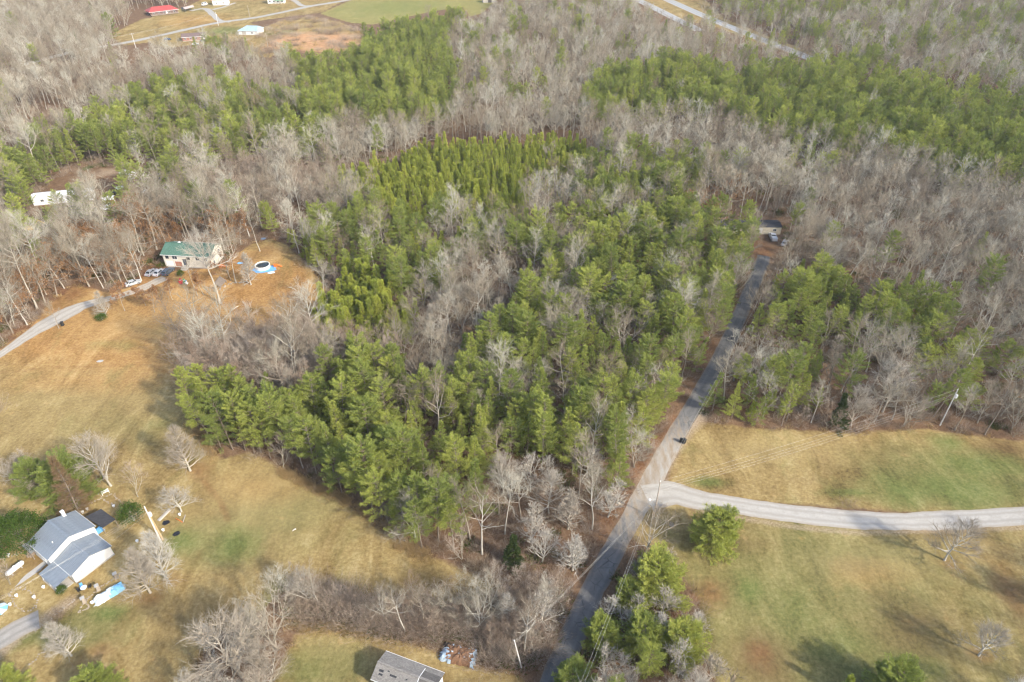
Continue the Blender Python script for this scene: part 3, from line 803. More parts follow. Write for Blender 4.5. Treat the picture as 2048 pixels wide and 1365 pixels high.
def gravel_mat(name, lo, hi, rut=(0.3, 0.25, 0.19)):
    t = NT(name)
    pos = t.geo('Position')
    ac = t.n('ShaderNodeSeparateColor'); t.l(t.attr('across').outputs['Color'], ac.inputs[0])
    n1, n2 = t.noise(pos, 0.5, 6, 0.7), t.noise(pos, 5.0, 4, 0.75)
    c = t.ramp(t.math('ADD', t.math('MULTIPLY', n1, 0.5), t.math('MULTIPLY', n2, 0.5)), [(0.3, lo), (0.68, hi)])
    e = t.ramp(t.math('ABSOLUTE', t.math('SUBTRACT', ac.outputs[0], 0.5)), [(0.34, 0.0), (0.5, 1.0)])
    c = t.mix(t.math('MULTIPLY', e, t.ramp(n1, [(0.35, 0.1), (0.6, 1.0)])), c, rut)
    tr = t.ramp(t.math('ABSOLUTE', t.math('SUBTRACT', t.math('ABSOLUTE', t.math('SUBTRACT', ac.outputs[0], 0.5)), 0.2)), [(0.0, 0.75), (0.12, 0.0)])
    c = t.mix(t.math('MULTIPLY', tr, n1), c, tuple(x * 0.72 for x in lo))
    t.bsdf(c, 0.95, normal=t.bump(n2, 0.6, 0.05), spec=0.1)
    return t.mat
GRAVEL = gravel_mat('pale gravel', (0.31, 0.285, 0.245), (0.52, 0.49, 0.44))
CHIP = gravel_mat('far road chip seal', (0.31, 0.295, 0.27), (0.46, 0.44, 0.40))
CONC = gravel_mat('highway concrete', (0.30, 0.30, 0.295), (0.42, 0.42, 0.41), (0.4, 0.38, 0.33))
road_strip('road', ROAD_W['asphalt'][0], 4.4, 0.03, ASPHALT, 0.22, 1)
fl = np.zeros((len(ROAD_W['gravel_east'][0]), 2)); kk = np.arange(len(fl)); fl[:, 0] = 1.2 * np.exp(-kk / 3.0); fl[:, 1] = 2.6 * np.exp(-kk / 3.0)
road_strip('gravel_road', ROAD_W['gravel_east'][0], 4.7, 0.045, GRAVEL, 0.28, 2, flare=fl)
fl = np.zeros((len(ROAD_W['drive_west'][0]), 2)); kk = len(fl) - 1 - np.arange(len(fl)); fl[:, 0] = 3.2 * np.exp(-((kk - 6) / 4.0) ** 2)
road_strip('gravel_driveway', ROAD_W['drive_west'][0], 3.0, 0.03, GRAVEL, 0.4, 3, flare=fl)
road_strip('house_driveway', ROAD_W['drive_house'][0], 3.6, 0.03, gravel_mat('tan gravel', (0.34, 0.28, 0.21), (0.52, 0.46, 0.38)), 0.5, 4)
road_strip('yard_driveway', ROAD_W['drive_south_west'][0], 4.4, 0.03, gravel_mat('worn gravel', (0.24, 0.22, 0.19), (0.44, 0.41, 0.37)), 0.4, 5)
road_strip('far_road', ROAD_W['far_road'][0], 6.0, 0.03, CHIP, 0.5, 6)
road_strip('highway_carriageway', ROAD_W['highway_near'][0], 9.0, 0.03, CONC, 0.1, 7)
road_strip('highway_carriageway', ROAD_W['highway_far'][0], 9.5, 0.03, CONC, 0.1, 8)
for k_, n_ in (('far_drive_red', 9), ('far_drive_garage', 10), ('far_drive_green', 11)):
    road_strip('far_driveway', ROAD_W[k_][0], ROAD_W[k_][1], 0.045 + 0.004 * n_, CHIP, 0.5, n_)
# ------------------------------------------------------------------ woodland plan: what grows where (polygons trace the crowns in the photograph)
# name, polygon, {kind: weight}, spacing in metres, (size range), phrase for the labels
ZONES = [
 ('saplings_field', [(335, 730), (345, 650), (365, 612), (470, 585), (596, 552), (612, 600), (625, 640), (700, 648), (790, 655), (800, 700), (690, 690), (620, 748), (500, 742), (400, 742)], {'sapling': 0.85, 'bare_tree': 0.15}, 2.0, (1.05, 1.45), 'in the thicket between the yard and the pines'),
 ('bright_stand', [(608, 585), (690, 505), (750, 520), (835, 570), (830, 630), (700, 645), (615, 622)], {'young_pine': 0.93, 'sapling': 0.07}, 2.7, (0.85, 1.5), 'in the bright green stand beside the yard'),
 ('hill_pines', [(548, 395), (620, 392), (720, 390), (850, 400), (1000, 415), (985, 470), (860, 540), (740, 515), (700, 520), (650, 560), (600, 530), (560, 450)], {'pine_tree': 0.45, 'young_pine': 0.25, 'bare_tree': 0.14, 'sapling': 0.16}, 3.5, (0.7, 1.0), 'on the knoll above the bright stand'),
 ('plantation', [(640, 330), (700, 298), (800, 272), (880, 245), (1000, 250), (1130, 236), (1185, 262), (1195, 292), (1130, 322), (1060, 335), (1040, 400), (990, 392), (850, 392), (720, 372)], {'young_pine': 0.94, 'sapling': 0.06}, 2.3, (0.6, 1.15), 'in the young pine plantation'),
 ('plantation_edge', [(600, 330), (720, 375), (850, 395), (1040, 402), (1060, 335), (1150, 320), (1150, 400), (1040, 430), (850, 415), (600, 400)], {'sapling': 0.4, 'bare_tree': 0.3, 'young_pine': 0.2, 'pine_tree': 0.1}, 3.8, (0.75, 1.0), 'along the near edge of the young plantation'),
 ('sapling_slope', [(395, 330), (480, 290), (600, 300), (690, 300), (600, 345), (560, 400), (480, 400), (400, 370)], {'sapling': 0.75, 'bare_tree': 0.2, 'pine_tree': 0.05}, 3.0, (0.9, 1.3), 'on the brown slope behind the yard'),
 ('front_pines', [(380, 740), (470, 725), (600, 735), (690, 670), (770, 690), (840, 790), (850, 900), (930, 1035), (850, 1010), (790, 1040), (690, 990), (600, 930), (500, 900), (420, 880), (385, 800)], {'pine_tree': 0.86, 'bare_tree': 0.08, 'cedar_tree': 0.06}, 3.8, (0.78, 1.08), 'at the meadow edge of the big pine wood'),
 ('bare_belt', [(600, 640), (760, 640), (830, 560), (960, 480), (1030, 500), (1040, 560), (960, 640), (900, 690), (840, 740), (760, 690), (680, 690)], {'bare_tree': 0.62, 'open_tree': 0.1, 'sapling': 0.2, 'pine_tree': 0.08}, 4.2, (0.65, 0.95), 'in the grey belt through the big pine wood'),
 ('white_edge', [(960, 900), (1060, 890), (1240, 880), (1270, 940), (1250, 1010), (1190, 1080), (1090, 1080), (980, 1030)], {'bare_tree': 0.45, 'open_tree': 0.4, 'pine_tree': 0.1, 'cedar_tree': 0.05}, 4.9, (0.7, 1.0), 'at the roadside tip of the big wood'),
 ('thicket_tip', [(860, 1030), (980, 1030), (1090, 1080), (1200, 1080), (1160, 1150), (1100, 1140), (960, 1150), (850, 1100)], {'shrub': 0.55, 'sapling': 0.25, 'cedar_tree': 0.12, 'pine_tree': 0.08}, 2.6, (0.6, 1.0), 'in the thicket at the tip of the wood'),
 ('south_row', [(500, 985), (640, 1000), (700, 1010), (800, 1075), (860, 1110), (960, 1150), (1100, 1140), (1160, 1150), (1150, 1240), (1100, 1320), (1040, 1345), (960, 1330), (850, 1280), (740, 1245), (640, 1235), (560, 1150)], {'sapling': 0.56, 'bare_tree': 0.16, 'open_tree': 0.08, 'shrub': 0.2}, 2.4, (0.5, 0.8), 'in the grey row between the two meadows'),
 ('south_west', [(300, 1400), (360, 1230), (440, 1180), (545, 1105), (640, 1235), (600, 1300), (560, 1500), (300, 1500)], {'bare_tree': 0.5, 'open_tree': 0.35, 'sapling': 0.15}, 5.5, (0.6, 0.85), 'in the bottom clump beside the leaf strip'),
 ('south_pines', [(1130, 1400), (1160, 1290), (1230, 1100), (1290, 1060), (1400, 1060), (1420, 1200), (1460, 1400)], {'shrub': 0.35, 'open_tree': 0.3, 'sapling': 0.2, 'pine_tree': 0.15}, 5.2, (0.5, 0.7), 'in the clump between the near road and the lower meadow'),
 ('big_pines', [(1020, 440), (1150, 385), (1180, 305), (1300, 282), (1425, 298), (1400, 345), (1370, 390), (1420, 400), (1540, 440), (1500, 510), (1480, 570), (1440, 650), (1420, 710), (1385, 790), (1290, 850), (1240, 880), (1100, 900), (1000, 885), (960, 960), (900, 900), (850, 800), (900, 690), (1000, 600), (1040, 520)], {'pine_tree': 0.68, 'bare_tree': 0.22, 'open_tree': 0.03, 'sapling': 0.07}, 4.0, (0.75, 1.1), 'in the big pine wood left of the road'),
 ('left_pines', [(0, 280), (60, 300), (130, 240), (250, 190), (330, 150), (440, 150), (600, 180), (640, 200), (640, 250), (560, 262), (430, 250), (300, 300), (250, 360), (100, 390), (0, 390)], {'pine_tree': 0.78, 'tall_tree': 0.08, 'bare_tree': 0.08, 'cedar_tree': 0.04, 'oak_tree': 0.03}, 5.0, (0.8, 1.1), 'in the mixed wood behind the trailers'),
 ('top_pines', [(560, 100), (640, 88), (740, 45), (850, 5), (935, -5), (945, 30), (890, 60), (910, 130), (915, 195), (880, 222), (780, 232), (690, 222), (640, 250), (600, 200), (590, 140)], {'pine_tree': 0.93, 'bare_tree': 0.07}, 4.8, (0.85, 1.15), 'in the dark pine wood below the far meadow'),
 ('right_pines', [(1150, 190), (1220, 130), (1350, 108), (1450, 140), (1600, 128), (1700, 112), (1800, 150), (2060, 200), (2300, 260), (2300, 330), (2000, 352), (1900, 330), (1800, 285), (1700, 292), (1600, 262), (1500, 252), (1450, 205), (1300, 222), (1200, 215)], {'pine_tree': 0.84, 'bare_tree': 0.14, 'cedar_tree': 0.02}, 4.8, (0.85, 1.15), 'in the long pine wood below the highway'),
 ('brown_gully', [(1640, 100), (1760, 120), (1900, 150), (2060, 185), (2060, 200), (1900, 175), (1760, 150)], {'sapling': 0.5, 'shrub': 0.35, 'pine_tree': 0.15}, 4.0, (0.6, 0.9), 'in the brown gully'),
 ('roadside_pines', [(1515, 590), (1560, 540), (1640, 515), (1760, 555), (1930, 555), (1940, 650), (1800, 655), (1700, 640), (1600, 650), (1530, 640)], {'pine_tree': 0.84, 'bare_tree': 0.12, 'cedar_tree': 0.04}, 4.4, (0.7, 1.0), 'in the wood right of the road'),
 ('corner_pines', [(1425, 760), (1530, 735), (1670, 715), (1680, 765), (1520, 785), (1510, 850), (1430, 845)], {'pine_tree': 0.72, 'young_pine': 0.15, 'cedar_tree': 0.05, 'bare_tree': 0.08}, 3.8, (0.65, 0.95), 'at the road corner of the eastern wood'),
 ('corner_bare', [(1490, 600), (1600, 640), (1700, 640), (1720, 720), (1530, 735), (1470, 740)], {'bare_tree': 0.42, 'open_tree': 0.13, 'pine_tree': 0.40, 'sapling': 0.05}, 4.4, (0.6, 0.9), 'in the eastern wood beside the road'),
 ('meadow_row', [(1510, 785), (1680, 765), (1900, 700), (2100, 720), (2300, 760), (2300, 900), (2000, 880), (1850, 850), (1520, 850)], {'bare_tree': 0.55, 'sapling': 0.3, 'pine_tree': 0.1, 'open_tree': 0.05}, 3.9, (0.6, 0.9), 'along the upper edge of the eastern meadow'),
 ('oak_slope', [(0, 500), (100, 430), (260, 400), (430, 400), (560, 440), (560, 500), (430, 520), (260, 560), (200, 560), (90, 610), (0, 690)], {'tall_tree': 0.35, 'bare_tree': 0.15, 'oak_tree': 0.4, 'pine_tree': 0.07, 'cedar_tree': 0.03}, 4.2, (0.75, 1.15), 'on the leafy slope around the green roofed house'),
 ('west_wood', [(-200, 690), (-200, 480), (0, 480), (100, 520), (90, 610), (0, 690)], {'bare_tree': 0.45, 'oak_tree': 0.25, 'pine_tree': 0.3}, 4.4, (0.8, 1.1), 'in the mixed wood left of the green roofed house'),
 ('brown_hollow', [(1300, 330), (1420, 330), (1560, 330), (1560, 420), (1420, 400), (1370, 390)], {'tall_tree': 0.52, 'bare_tree': 0.22, 'oak_tree': 0.2, 'sapling': 0.05}, 4.2, (0.8, 1.05), 'in the brown hollow behind the hidden house'),
 ('grey_right', [(1560, 330), (1800, 300), (2300, 360), (2300, 720), (1940, 640), (1760, 550), (1640, 510), (1560, 500)], {'bare_tree': 0.84, 'open_tree': 0.04, 'pine_tree': 0.10, 'oak_tree': 0.02}, 5.0, (0.7, 1.05), 'in the grey leafless wood on the right'),
 ('brown_left', [(0, 130), (260, 90), (600, 110), (590, 180), (440, 150), (330, 150), (200, 190), (0, 260)], {'tall_tree': 0.39, 'bare_tree': 0.17, 'sapling': 0.38, 'pine_tree': 0.07}, 5.0, (0.75, 1.0), 'in the tan leafless wood below the far road'),
 ('mid_grey', [(640, 250), (780, 230), (910, 200), (1150, 190), (1200, 220), (1300, 222), (1450, 210), (1500, 255), (1600, 265), (1560, 330), (1300, 280), (1190, 290), (1130, 236), (1000, 250), (880, 245), (700, 300)], {'bare_tree': 0.84, 'open_tree': 0.04, 'pine_tree': 0.12}, 5.1, (0.75, 1.05), 'in the grey belt above the young plantation'),
 ('top_right', [(1440, -80), (2400, -80), (2400, 230), (2050, 190), (1700, 105), (1550, 70)], {'bare_tree': 0.60, 'pine_tree': 0.36, 'cedar_tree': 0.04}, 5.6, (0.8, 1.1), 'in the mixed wood beyond the highway'),
 ('top_mid', [(960, -60), (1290, -60), (1640, 130), (1450, 140), (1350, 105), (1220, 130), (1150, 190), (910, 195), (890, 60)], {'bare_tree': 0.74, 'pine_tree': 0.26}, 5.5, (0.8, 1.1), 'in the grey wood on this side of the highway'),
 ('top_left', [(-400, -80), (430, -80), (280, 20), (240, 80), (0, 140), (-400, 200)], {'bare_tree': 0.86, 'pine_tree': 0.1, 'cedar_tree': 0.04}, 5.7, (0.85, 1.1), 'in the wood around the far red roofed house'),
]
DEFAULT_ZONE = ('rest', None, {'bare_tree': 0.58, 'pine_tree': 0.33, 'sapling': 0.06, 'oak_tree': 0.03}, 5.2, (0.75, 1.1), 'in the mixed woodland')
ZPOLY = [np.array(z[1], float) for z in ZONES]

# trees that stand out singly: base pixel, kind, variant, height in metres, turn, label
SINGLES = [
 ((440, 607), 'giant_tree', 0, 26, 0.4, 'very tall pale bare tree with a thick trunk in front of the green roofed house'),
 ((381, 942), 'open_tree', 3, 14.5, 0.2, 'pale bare twin stemmed tree alone on the yellow meadow'),
 ((363, 1024), 'open_tree', 0, 8.0, 1.0, 'small round bare tree on the meadow beside the leaning boards'),
 ((222, 972), 'open_tree', 1, 17, 2.2, 'broad pale bare tree behind the white house bench'),
 ((276, 994), 'sapling', 0, 10.5, 0.0, 'tan vase shaped bare tree behind the utility poles'),
 ((301, 1186), 'open_tree', 3, 13.5, 1.4, 'pale bare tree beside the covered pile, nearest the white house'),
 ((333, 1158), 'open_tree', 3, 14.0, 2.9, 'pale bare tree rising in front of the two utility poles'),
 ((143, 1312), 'open_tree', 3, 10.5, 0.6, 'pale bare tree beside the gravel parking strip'),
 ((618, 1208), 'open_tree', 1, 10.0, 0.3, 'fan shaped bare tree at the meadow end of the grey row'),
 ((485, 1352), 'open_tree', 1, 19.0, 1.9, 'large many branched bare tree at the bottom of the picture'),
 ((535, 1385), 'open_tree', 2, 12.0, 0.9, 'bare tree with several stems between the bottom meadow and the leaf strip'),
 ((552, 1296), 'bare_tree', 2, 16.0, 0.1, 'grey bare tree at the shaded end of the yellow meadow'),
 ((1421, 1093), 'bushy_pine', 0, 10, 0.0, 'dense dark green conifer standing beside the gravel road'),
 ((1312, 1190), 'bushy_pine', 1, 10.5, 0.5, 'wide olive green pine overhanging the asphalt road below the junction'),
 ((1258, 1215), 'bushy_pine', 0, 6.5, 1.5, 'smaller olive green pine leaning towards the road below the junction'),
 ((1365, 1310), 'bushy_pine', 0, 8.5, 2.5, 'broad yellow green pine between the road and the south east meadow'),
 ((1205, 1292), 'bushy_pine', 1, 7.0, 0.9, 'yellow green pine leaning over the near end of the asphalt road'),
 ((1290, 1300), 'bushy_pine', 1, 8.5, 1.1, 'olive pine behind the grey bare clump at the bottom'),
 ((1150, 1385), 'bushy_pine', 0, 7.5, 3.1, 'small pine at the foot of the picture beside the road'),
 ((1215, 1420), 'open_tree', 1, 12.0, 0.7, 'pale twiggy bare tree at the bottom beside the road'),
 ((1270, 1440), 'open_tree', 2, 11.5, 2.0, 'pale bare tree with several stems at the bottom edge'),
 ((1390, 1400), 'open_tree', 0, 8.5, 0.3, 'grey bare tree next to the brown leaf patch'),
 ((1783, 1402), 'bushy_pine', 1, 9.0, 0.0, 'bright yellow green pine at the bottom of the south east meadow'),
 ((1685, 1392), 'young_pine', 0, 6.0, 0.0, 'small bright pine at the very bottom of the south east meadow'),
 ((1889, 1121), 'open_tree', 0, 13.0, 2.6, 'lone bare tree with pale limbs below the gravel road'),
 ((1957, 1312), 'open_tree', 0, 10.5, 0.9, 'lone bare tree with a mossy trunk in the lower meadow corner'),
 ((2010, 1420), 'open_tree', 1, 10.0, 1.5, 'bare tree cut by the bottom corner of the picture'),
 ((2085, 1210), 'open_tree', 2, 11.0, 0.3, 'bare tree at the edge of the purple leaf patch'),
 ((2070, 1110), 'bare_tree', 3, 12.0, 0.3, 'bare tree at the picture edge below the gravel road'),
 ((1497, 846), 'young_pine', 2, 6.5, 0.0, 'rounded bright green pine at the corner of the eastern meadow'),
 ((1462, 838), 'pine_tree', 4, 11.5, 0.7, 'yellow green pine beside the road at the meadow corner'),
 ((1525, 836), 'bare_tree', 5, 14.0, 0.2, 'pale bare tree next to the rounded green pine'),
 ((1572, 842), 'bare_tree', 0, 13.0, 1.2, 'slender pale bare tree in the middle of the meadow edge row'),
 ((1622, 846), 'bare_tree', 3, 13.0, 2.2, 'pale bare tree beside the slender dark conifer'),
 ((1672, 856), 'cedar_tree', 1, 10.0, 0.0, 'slender dull green conifer on the meadow edge'),
 ((1702, 852), 'open_tree', 1, 13.0, 0.5, 'bushy bare tree beside the slender dull green conifer'),
 ((1765, 824), 'open_tree', 0, 17.5, 0.4, 'largest round crowned bare tree on the meadow edge'),
 ((-12, 826), 'shrub', 0, 5.5, 0.0, 'round green bush at the left edge of the yellow meadow'),
 ((160, 1030), 'brown_conifer', 0, 17.0, 0.0, 'brown leafless conifer leaning behind the white house'),
 ((150, 990), 'bushy_pine', 1, 11.0, 1.0, 'green conifer behind the brown conifer'),
 ((82, 985), 'bushy_pine', 0, 8.5, 2.0, 'green conifer left of the brown conifer'),
 ((52, 1098), 'magnolia_tree', 0, 9.5, 0.0, 'dense dark green dome shaped evergreen beside the metal roof'),
 ((268, 1042), 'holly_bush', 0, 5.5, 0.0, 'small glossy green evergreen beside the utility poles'),
 ((195, 1400), 'bushy_pine', 0, 7.5, 0.2, 'yellow green pine at the bottom left of the picture'),
 ((15, 1395), 'bushy_pine', 1, 6.5, 0.2, 'yellow green pine in the bottom left corner'),
 ((310, 625), 'oak_tree', 0, 9.0, 0.0, 'round oak with rust brown leaves in front of the green roofed house'),
 ((250, 622), 'oak_tree', 0, 9.5, 1.0, 'oak with rust brown leaves beside the gravel driveway end'),
 ((407, 590), 'oak_tree', 0, 8.0, 2.0, 'small orange leaved oak beside the very tall pale tree'),
 ((462, 562), 'oak_tree', 1, 13.0, 2.0, 'oak with sparse orange leaves behind the wooden deck'),
 ((270, 560), 'oak_tree', 2, 15.0, 0.5, 'tall oak with rust leaves left of the parked cars'),
 ((212, 566), 'oak_tree', 1, 13.0, 2.5, 'spreading rust leaved oak at the back of the driveway'),
 ((283, 562), 'tall_tree', 1, 19.0, 0.3, 'tall pale bare tree directly left of the parked cars'),
 ((238, 580), 'tall_tree', 2, 20.0, 1.3, 'tall bare tree above the end of the pale gravel driveway'),
 ((395, 592), 'tall_tree', 0, 15.0, 2.3, 'thin bare tree rising beside the small orange oak'),
 ((472, 566), 'tall_tree', 3, 21.0, 0.3, 'tall bare tree behind the wooden deck'),
 ((455, 545), 'tall_tree', 2, 20.0, 3.3, 'tall bare tree at the corner of the green roofed house'),
 ((520, 503), 'tall_tree', 0, 19.0, 0.9, 'tall bare tree behind the round pool'),
 ((345, 600), 'oak_tree', 0, 7.0, 1.0, 'low rust leaved oak on the lawn below the lawn figures'),
 ((292, 612), 'oak_tree', 0, 7.5, 3.0, 'rust leaved oak beside the round oak in front of the house'),
 ((502, 570), 'open_tree', 3, 12.0, 2.0, 'pale bare tree at the corner of the stone edging'),
 ((212, 632), 'open_tree', 3, 9.0, 1.0, 'slim pale bare tree at the end of the gravel driveway'),
 ((118, 657), 'bare_tree', 1, 11.0, 0.5, 'slim bare tree growing beside the gravel driveway bin'),
 ((40, 965), 'open_tree', 2, 10.0, 0.5, 'bare tree left of the green conifers behind the white house'),
 ((72, 1003), 'sapling', 2, 7.0, 0.5, 'bare orange stemmed shrub above the evergreen dome'),
 ((120, 1235), 'shrub', 1, 2.6, 0.0, 'twiggy bush on the garden corner beside the parking strip'),
 ((20, 1170), 'sapling', 2, 6.0, 0.0, 'bare bush beside the propane tank'),
 ((800, 1085), 'open_tree', 0, 4.6, 0.2, 'low pale bare bush in straw grass at the meadow edge'),
 ((568, 938), 'sapling', 0, 11.0, 0.2, 'fan shaped bare tree between two pines on the meadow edge'),
 ((1492, 498), 'pine_tree', 0, 12.0, 0.2, 'pine standing in front of the black roofed mobile home'),
 ((1452, 496), 'pine_tree', 5, 13.0, 1.2, 'pine screening the left end of the black roofed mobile home'),
 ((230, 85), 'pine_tree', 2, 20.0, 0.2, 'tall dark pine beside the far road'),
]
w_, t_ = pine_tree(380, h=15, base=0.08, width=0.2, form='cone', nb=95, needle=0.45, nw=0.035, droop=0.15); add_proto('brown_conifer', w_, t_, M['pine_bark'], M['brown_needle'])
w_, t_ = broadleaf_dome(390); add_proto('magnolia_tree', w_, t_, M['bark'], M['magnolia_leaf'])
w_, t_ = broadleaf_dome(391, h=5, w=4.2, leaf=0.2, count=2600); add_proto('holly_bush', w_, t_, M['bark'], M['magnolia_leaf'])

# ------------------------------------------------------------------ scatter
KEEP_OUT = []            # (x, y, radius) circles kept free of scattered trees; buildings and single trees add to it
for (px, py), kind, var, h_, rz_, lab in SINGLES:
    x_, y_ = G(px, py); KEEP_OUT.append((x_, y_, min(4.0, h_ * 0.16)))
for px, py, rad_ in [(120, 405, 11), (222, 408, 7), (238, 374, 6), (330, 362, 7), (255, 352, 6), (68, 460, 8), (1500, 452, 5), (1545, 468, 4.5), (1460, 455, 7), (370, 535, 12), (330, 545, 8), (420, 530, 9), (385, 74, 22), (495, 66, 26), (325, 30, 34), (440, 6, 26), (550, 4, 26), (390, 46, 30), (360, 62, 20), (435, 60, 20), (980, 4, 22), (310, 1040, 3), (915, 1310, 4.5), (1235, 6, 18), (160, 400, 6), (80, 408, 6), (300, 378, 4), (1880, 850, 2.5), (205, 352, 8)]:
    x_, y_ = G(px, py); KEEP_OUT.append((x_, y_, rad_))
cand = []
yy = 30.0
while yy < 800:
    half = 0.80 * (yy * CP + CAM_H * SP) + 26
    xs = np.arange(-half, half + (40 if yy < 200 else 10), 2.2)
    cand.append(np.column_stack([xs + rng.uniform(-1.1, 1.1, len(xs)), yy + rng.uniform(-1.1, 1.1, len(xs))]))
    yy += 2.2
cand = np.vstack(cand)
free = np.ones(len(cand), bool)
for k, poly in FIELD_W.items():
    s_ = signed(cand, poly)
    free &= s_ < (-0.8 if k not in ('highway', 'far_lawn', 'far_meadow') else -1.5)
for k, (ln_, w_) in ROAD_W.items():
    free &= seg_dist(cand, ln_[::2]) > w_ / 2 + 2.0
for x_, y_, r_ in KEEP_OUT:
    free &= np.hypot(cand[:, 0] - x_, cand[:, 1] - y_) > r_
# sight lines kept open to the houses in the wood: trees may not stand right in front of them
for px, py, hw, dep in [(1550, 476, 16, 14), (125, 408, 60, 13), (225, 412, 16, 12), (330, 364, 14, 10), (66, 462, 18, 10), (370, 545, 75, 14), (1525, 560, 12, 40)]:
    x_, y_ = G(px, py)
    pxs, pys, _ = project(cand[:, 0], cand[:, 1], 0.0)
    free &= ~((np.abs(pxs - px) < hw) & (cand[:, 1] < y_) & (cand[:, 1] > y_ - dep))
# crowns may not hide the places the photograph leaves open
OPEN_VIEW = [(FIELDS['far_lawn'], 1.0), (FIELDS['far_yard'], 0.9), (FIELDS['far_scrub'], 1.0), (FIELDS['far_meadow'], 1.0), ([(1258, -12), (1300, -12), (1366, 30), (1348, 44)], 1.0), ([(1300, -12), (1365, -12), (1452, 38), (1522, 68), (1630, 112), (1620, 124), (1500, 86), (1420, 54), (1366, 36)], 0.93),
 ([(90, 120), (250, 88), (330, 72), (330, 80), (250, 98), (95, 124)], 0.8), ([(60, 383), (188, 378), (190, 410), (64, 424)], 0.5), ([(198, 396), (238, 392), (238, 424), (198, 424)], 0.85), ([(226, 366), (252, 366), (252, 392), (226, 392)], 0.8), ([(318, 342), (348, 342), (348, 370), (318, 370)], 0.85), ([(244, 342), (272, 342), (272, 362), (244, 362)], 0.8), ([(50, 438), (92, 438), (92, 468), (50, 468)], 0.75),
 ([(1532, 440), (1572, 440), (1580, 502), (1535, 502)], 1.0), ([(300, 478), (446, 480), (446, 545), (285, 562), (285, 530)], 0.93), ([(500, 510), (565, 510), (565, 552), (500, 552)], 1.0), ([(405, 540), (500, 540), (610, 555), (590, 590), (470, 618), (405, 618)], 0.9), ([(1492, 545), (1532, 545), (1500, 610), (1470, 680), (1420, 770), (1395, 800), (1370, 800), (1440, 690)], 0.8), ([(150, 340), (225, 340), (225, 360), (150, 360)], 0.8), ([(1290, 900), (1345, 850), (1390, 790), (1400, 830), (1340, 940), (1270, 1030), (1235, 1030)], 0.9), ([(1240, 1020), (1290, 1020), (1180, 1250), (1120, 1250)], 0.85)]
cpr = rng.random(len(cand))
for poly, prob in OPEN_VIEW:
    pa = np.array(poly, float); hit = np.zeros(len(cand), bool)
    for hz in (0.5, 4.0, 8.0, 12.0, 15.0):
        a_, b_, _ = project(cand[:, 0], cand[:, 1], hz)
        hit |= inside(np.column_stack([a_, b_]), pa)
    free &= ~(hit & (cpr < prob))
cand = cand[free]
cand = cand[rng.permutation(len(cand))]
# crown pixel decides the zone
cx, cy, cd = project(cand[:, 0], cand[:, 1], 12.0)
zi = np.full(len(cand), -1)
cpx = np.column_stack([cx, cy])
for i, poly in enumerate(ZPOLY):
    hit = (zi < 0) & inside(cpx, poly)
    zi[hit] = i
cells = {}
TREES = []
jit = rng.random((len(cand), 4))
# patchiness: slow noise thins the wood here and there
def slow(x, y, s): return 0.5 + 0.25 * (math.sin(x * s + 1.3 * math.sin(y * s * 0.7)) + math.sin(y * s * 1.3 + 1.7 * math.sin(x * s * 0.6)))
for i in range(len(cand)):
    z = ZONES[zi[i]] if zi[i] >= 0 else DEFAULT_ZONE
    x, y = cand[i]
    sp = z[3] * (0.78 + 0.45 * slow(x, y, 0.11)) * (1.0 + max(0.0, y - 250) / 1400)
    key = (int(x // 6), int(y // 6))
    ok = True
    for a in (-1, 0, 1):
        for b in (-1, 0, 1):
            for (x2, y2, s2) in cells.get((key[0] + a, key[1] + b), ()):
                if (x - x2) ** 2 + (y - y2) ** 2 < (0.5 * (sp + s2) * 0.8) ** 2:
                    ok = False; break
            if not ok: break
        if not ok: break
    if not ok: continue
    # kinds come in clumps: the draw leans on a slow noise
    u = min(0.999, max(0.0, 0.72 * jit[i, 0] + 0.28 * (0.5 + 0.9 * (slow(x + 31, y - 17, 0.19) - 0.5) + 0.35 * (jit[i, 3] - 0.5))))
    acc = 0.0
    kind = None
    for k, wgt in z[2].items():
        acc += wgt
        if u <= acc: kind = k; break
    kind = kind or list(z[2])[0]
    s2 = sp * (0.55 if kind == 'shrub' else 1.0)
    cells.setdefault(key, []).append((x, y, s2))
    lo, hi = z[4]
    sc_ = lo + (hi - lo) * jit[i, 1]
    TREES.append((x, y, kind, sc_, jit[i, 2] * 2 * math.pi, zi[i]))
zn = {z[0]: i for i, z in enumerate(ZONES)}
for i in range(len(cand)):
    if zi[i] in (zn['oak_slope'], zn['west_wood'], zn['brown_hollow']) and jit[i, 3] < (0.11 if zi[i] == zn['oak_slope'] else 0.03) and 60 < cand[i, 1] < 300:
        TREES.append((cand[i, 0], cand[i, 1], 'oak_tree', 0.4 + 0.35 * jit[i, 1], jit[i, 2] * 6.28, zi[i]))
print('scattered trees', len(TREES), {k: sum(1 for t_ in TREES if t_[2] == k) for k in PROTO})

NAME = {'tall_tree': 'bare_tree', 'bushy_pine': 'pine_tree', 'giant_tree': 'bare_tree', 'bare_tree': 'bare_tree', 'open_tree': 'bare_tree', 'sapling': 'sapling', 'oak_tree': 'oak_tree', 'pine_tree': 'pine_tree', 'young_pine': 'young_pine_tree', 'cedar_tree': 'cedar_tree', 'shrub': 'shrub', 'brown_conifer': 'brown_conifer', 'magnolia_tree': 'evergreen_tree', 'holly_bush': 'evergreen_bush'}
LOOK = {'tall_tree': 'tall slender leafless tree', 'bare_tree': 'grey leafless tree', 'open_tree': 'spreading grey leafless tree', 'sapling': 'thin brown leafless sapling', 'oak_tree': 'oak still holding rust brown leaves', 'pine_tree': 'yellow green pine', 'young_pine': 'young bright green pine', 'cedar_tree': 'dark green cedar', 'shrub': 'tangled brown shrub'}
CAT = {'sapling': 'sapling', 'shrub': 'shrub', 'holly_bush': 'bush'}
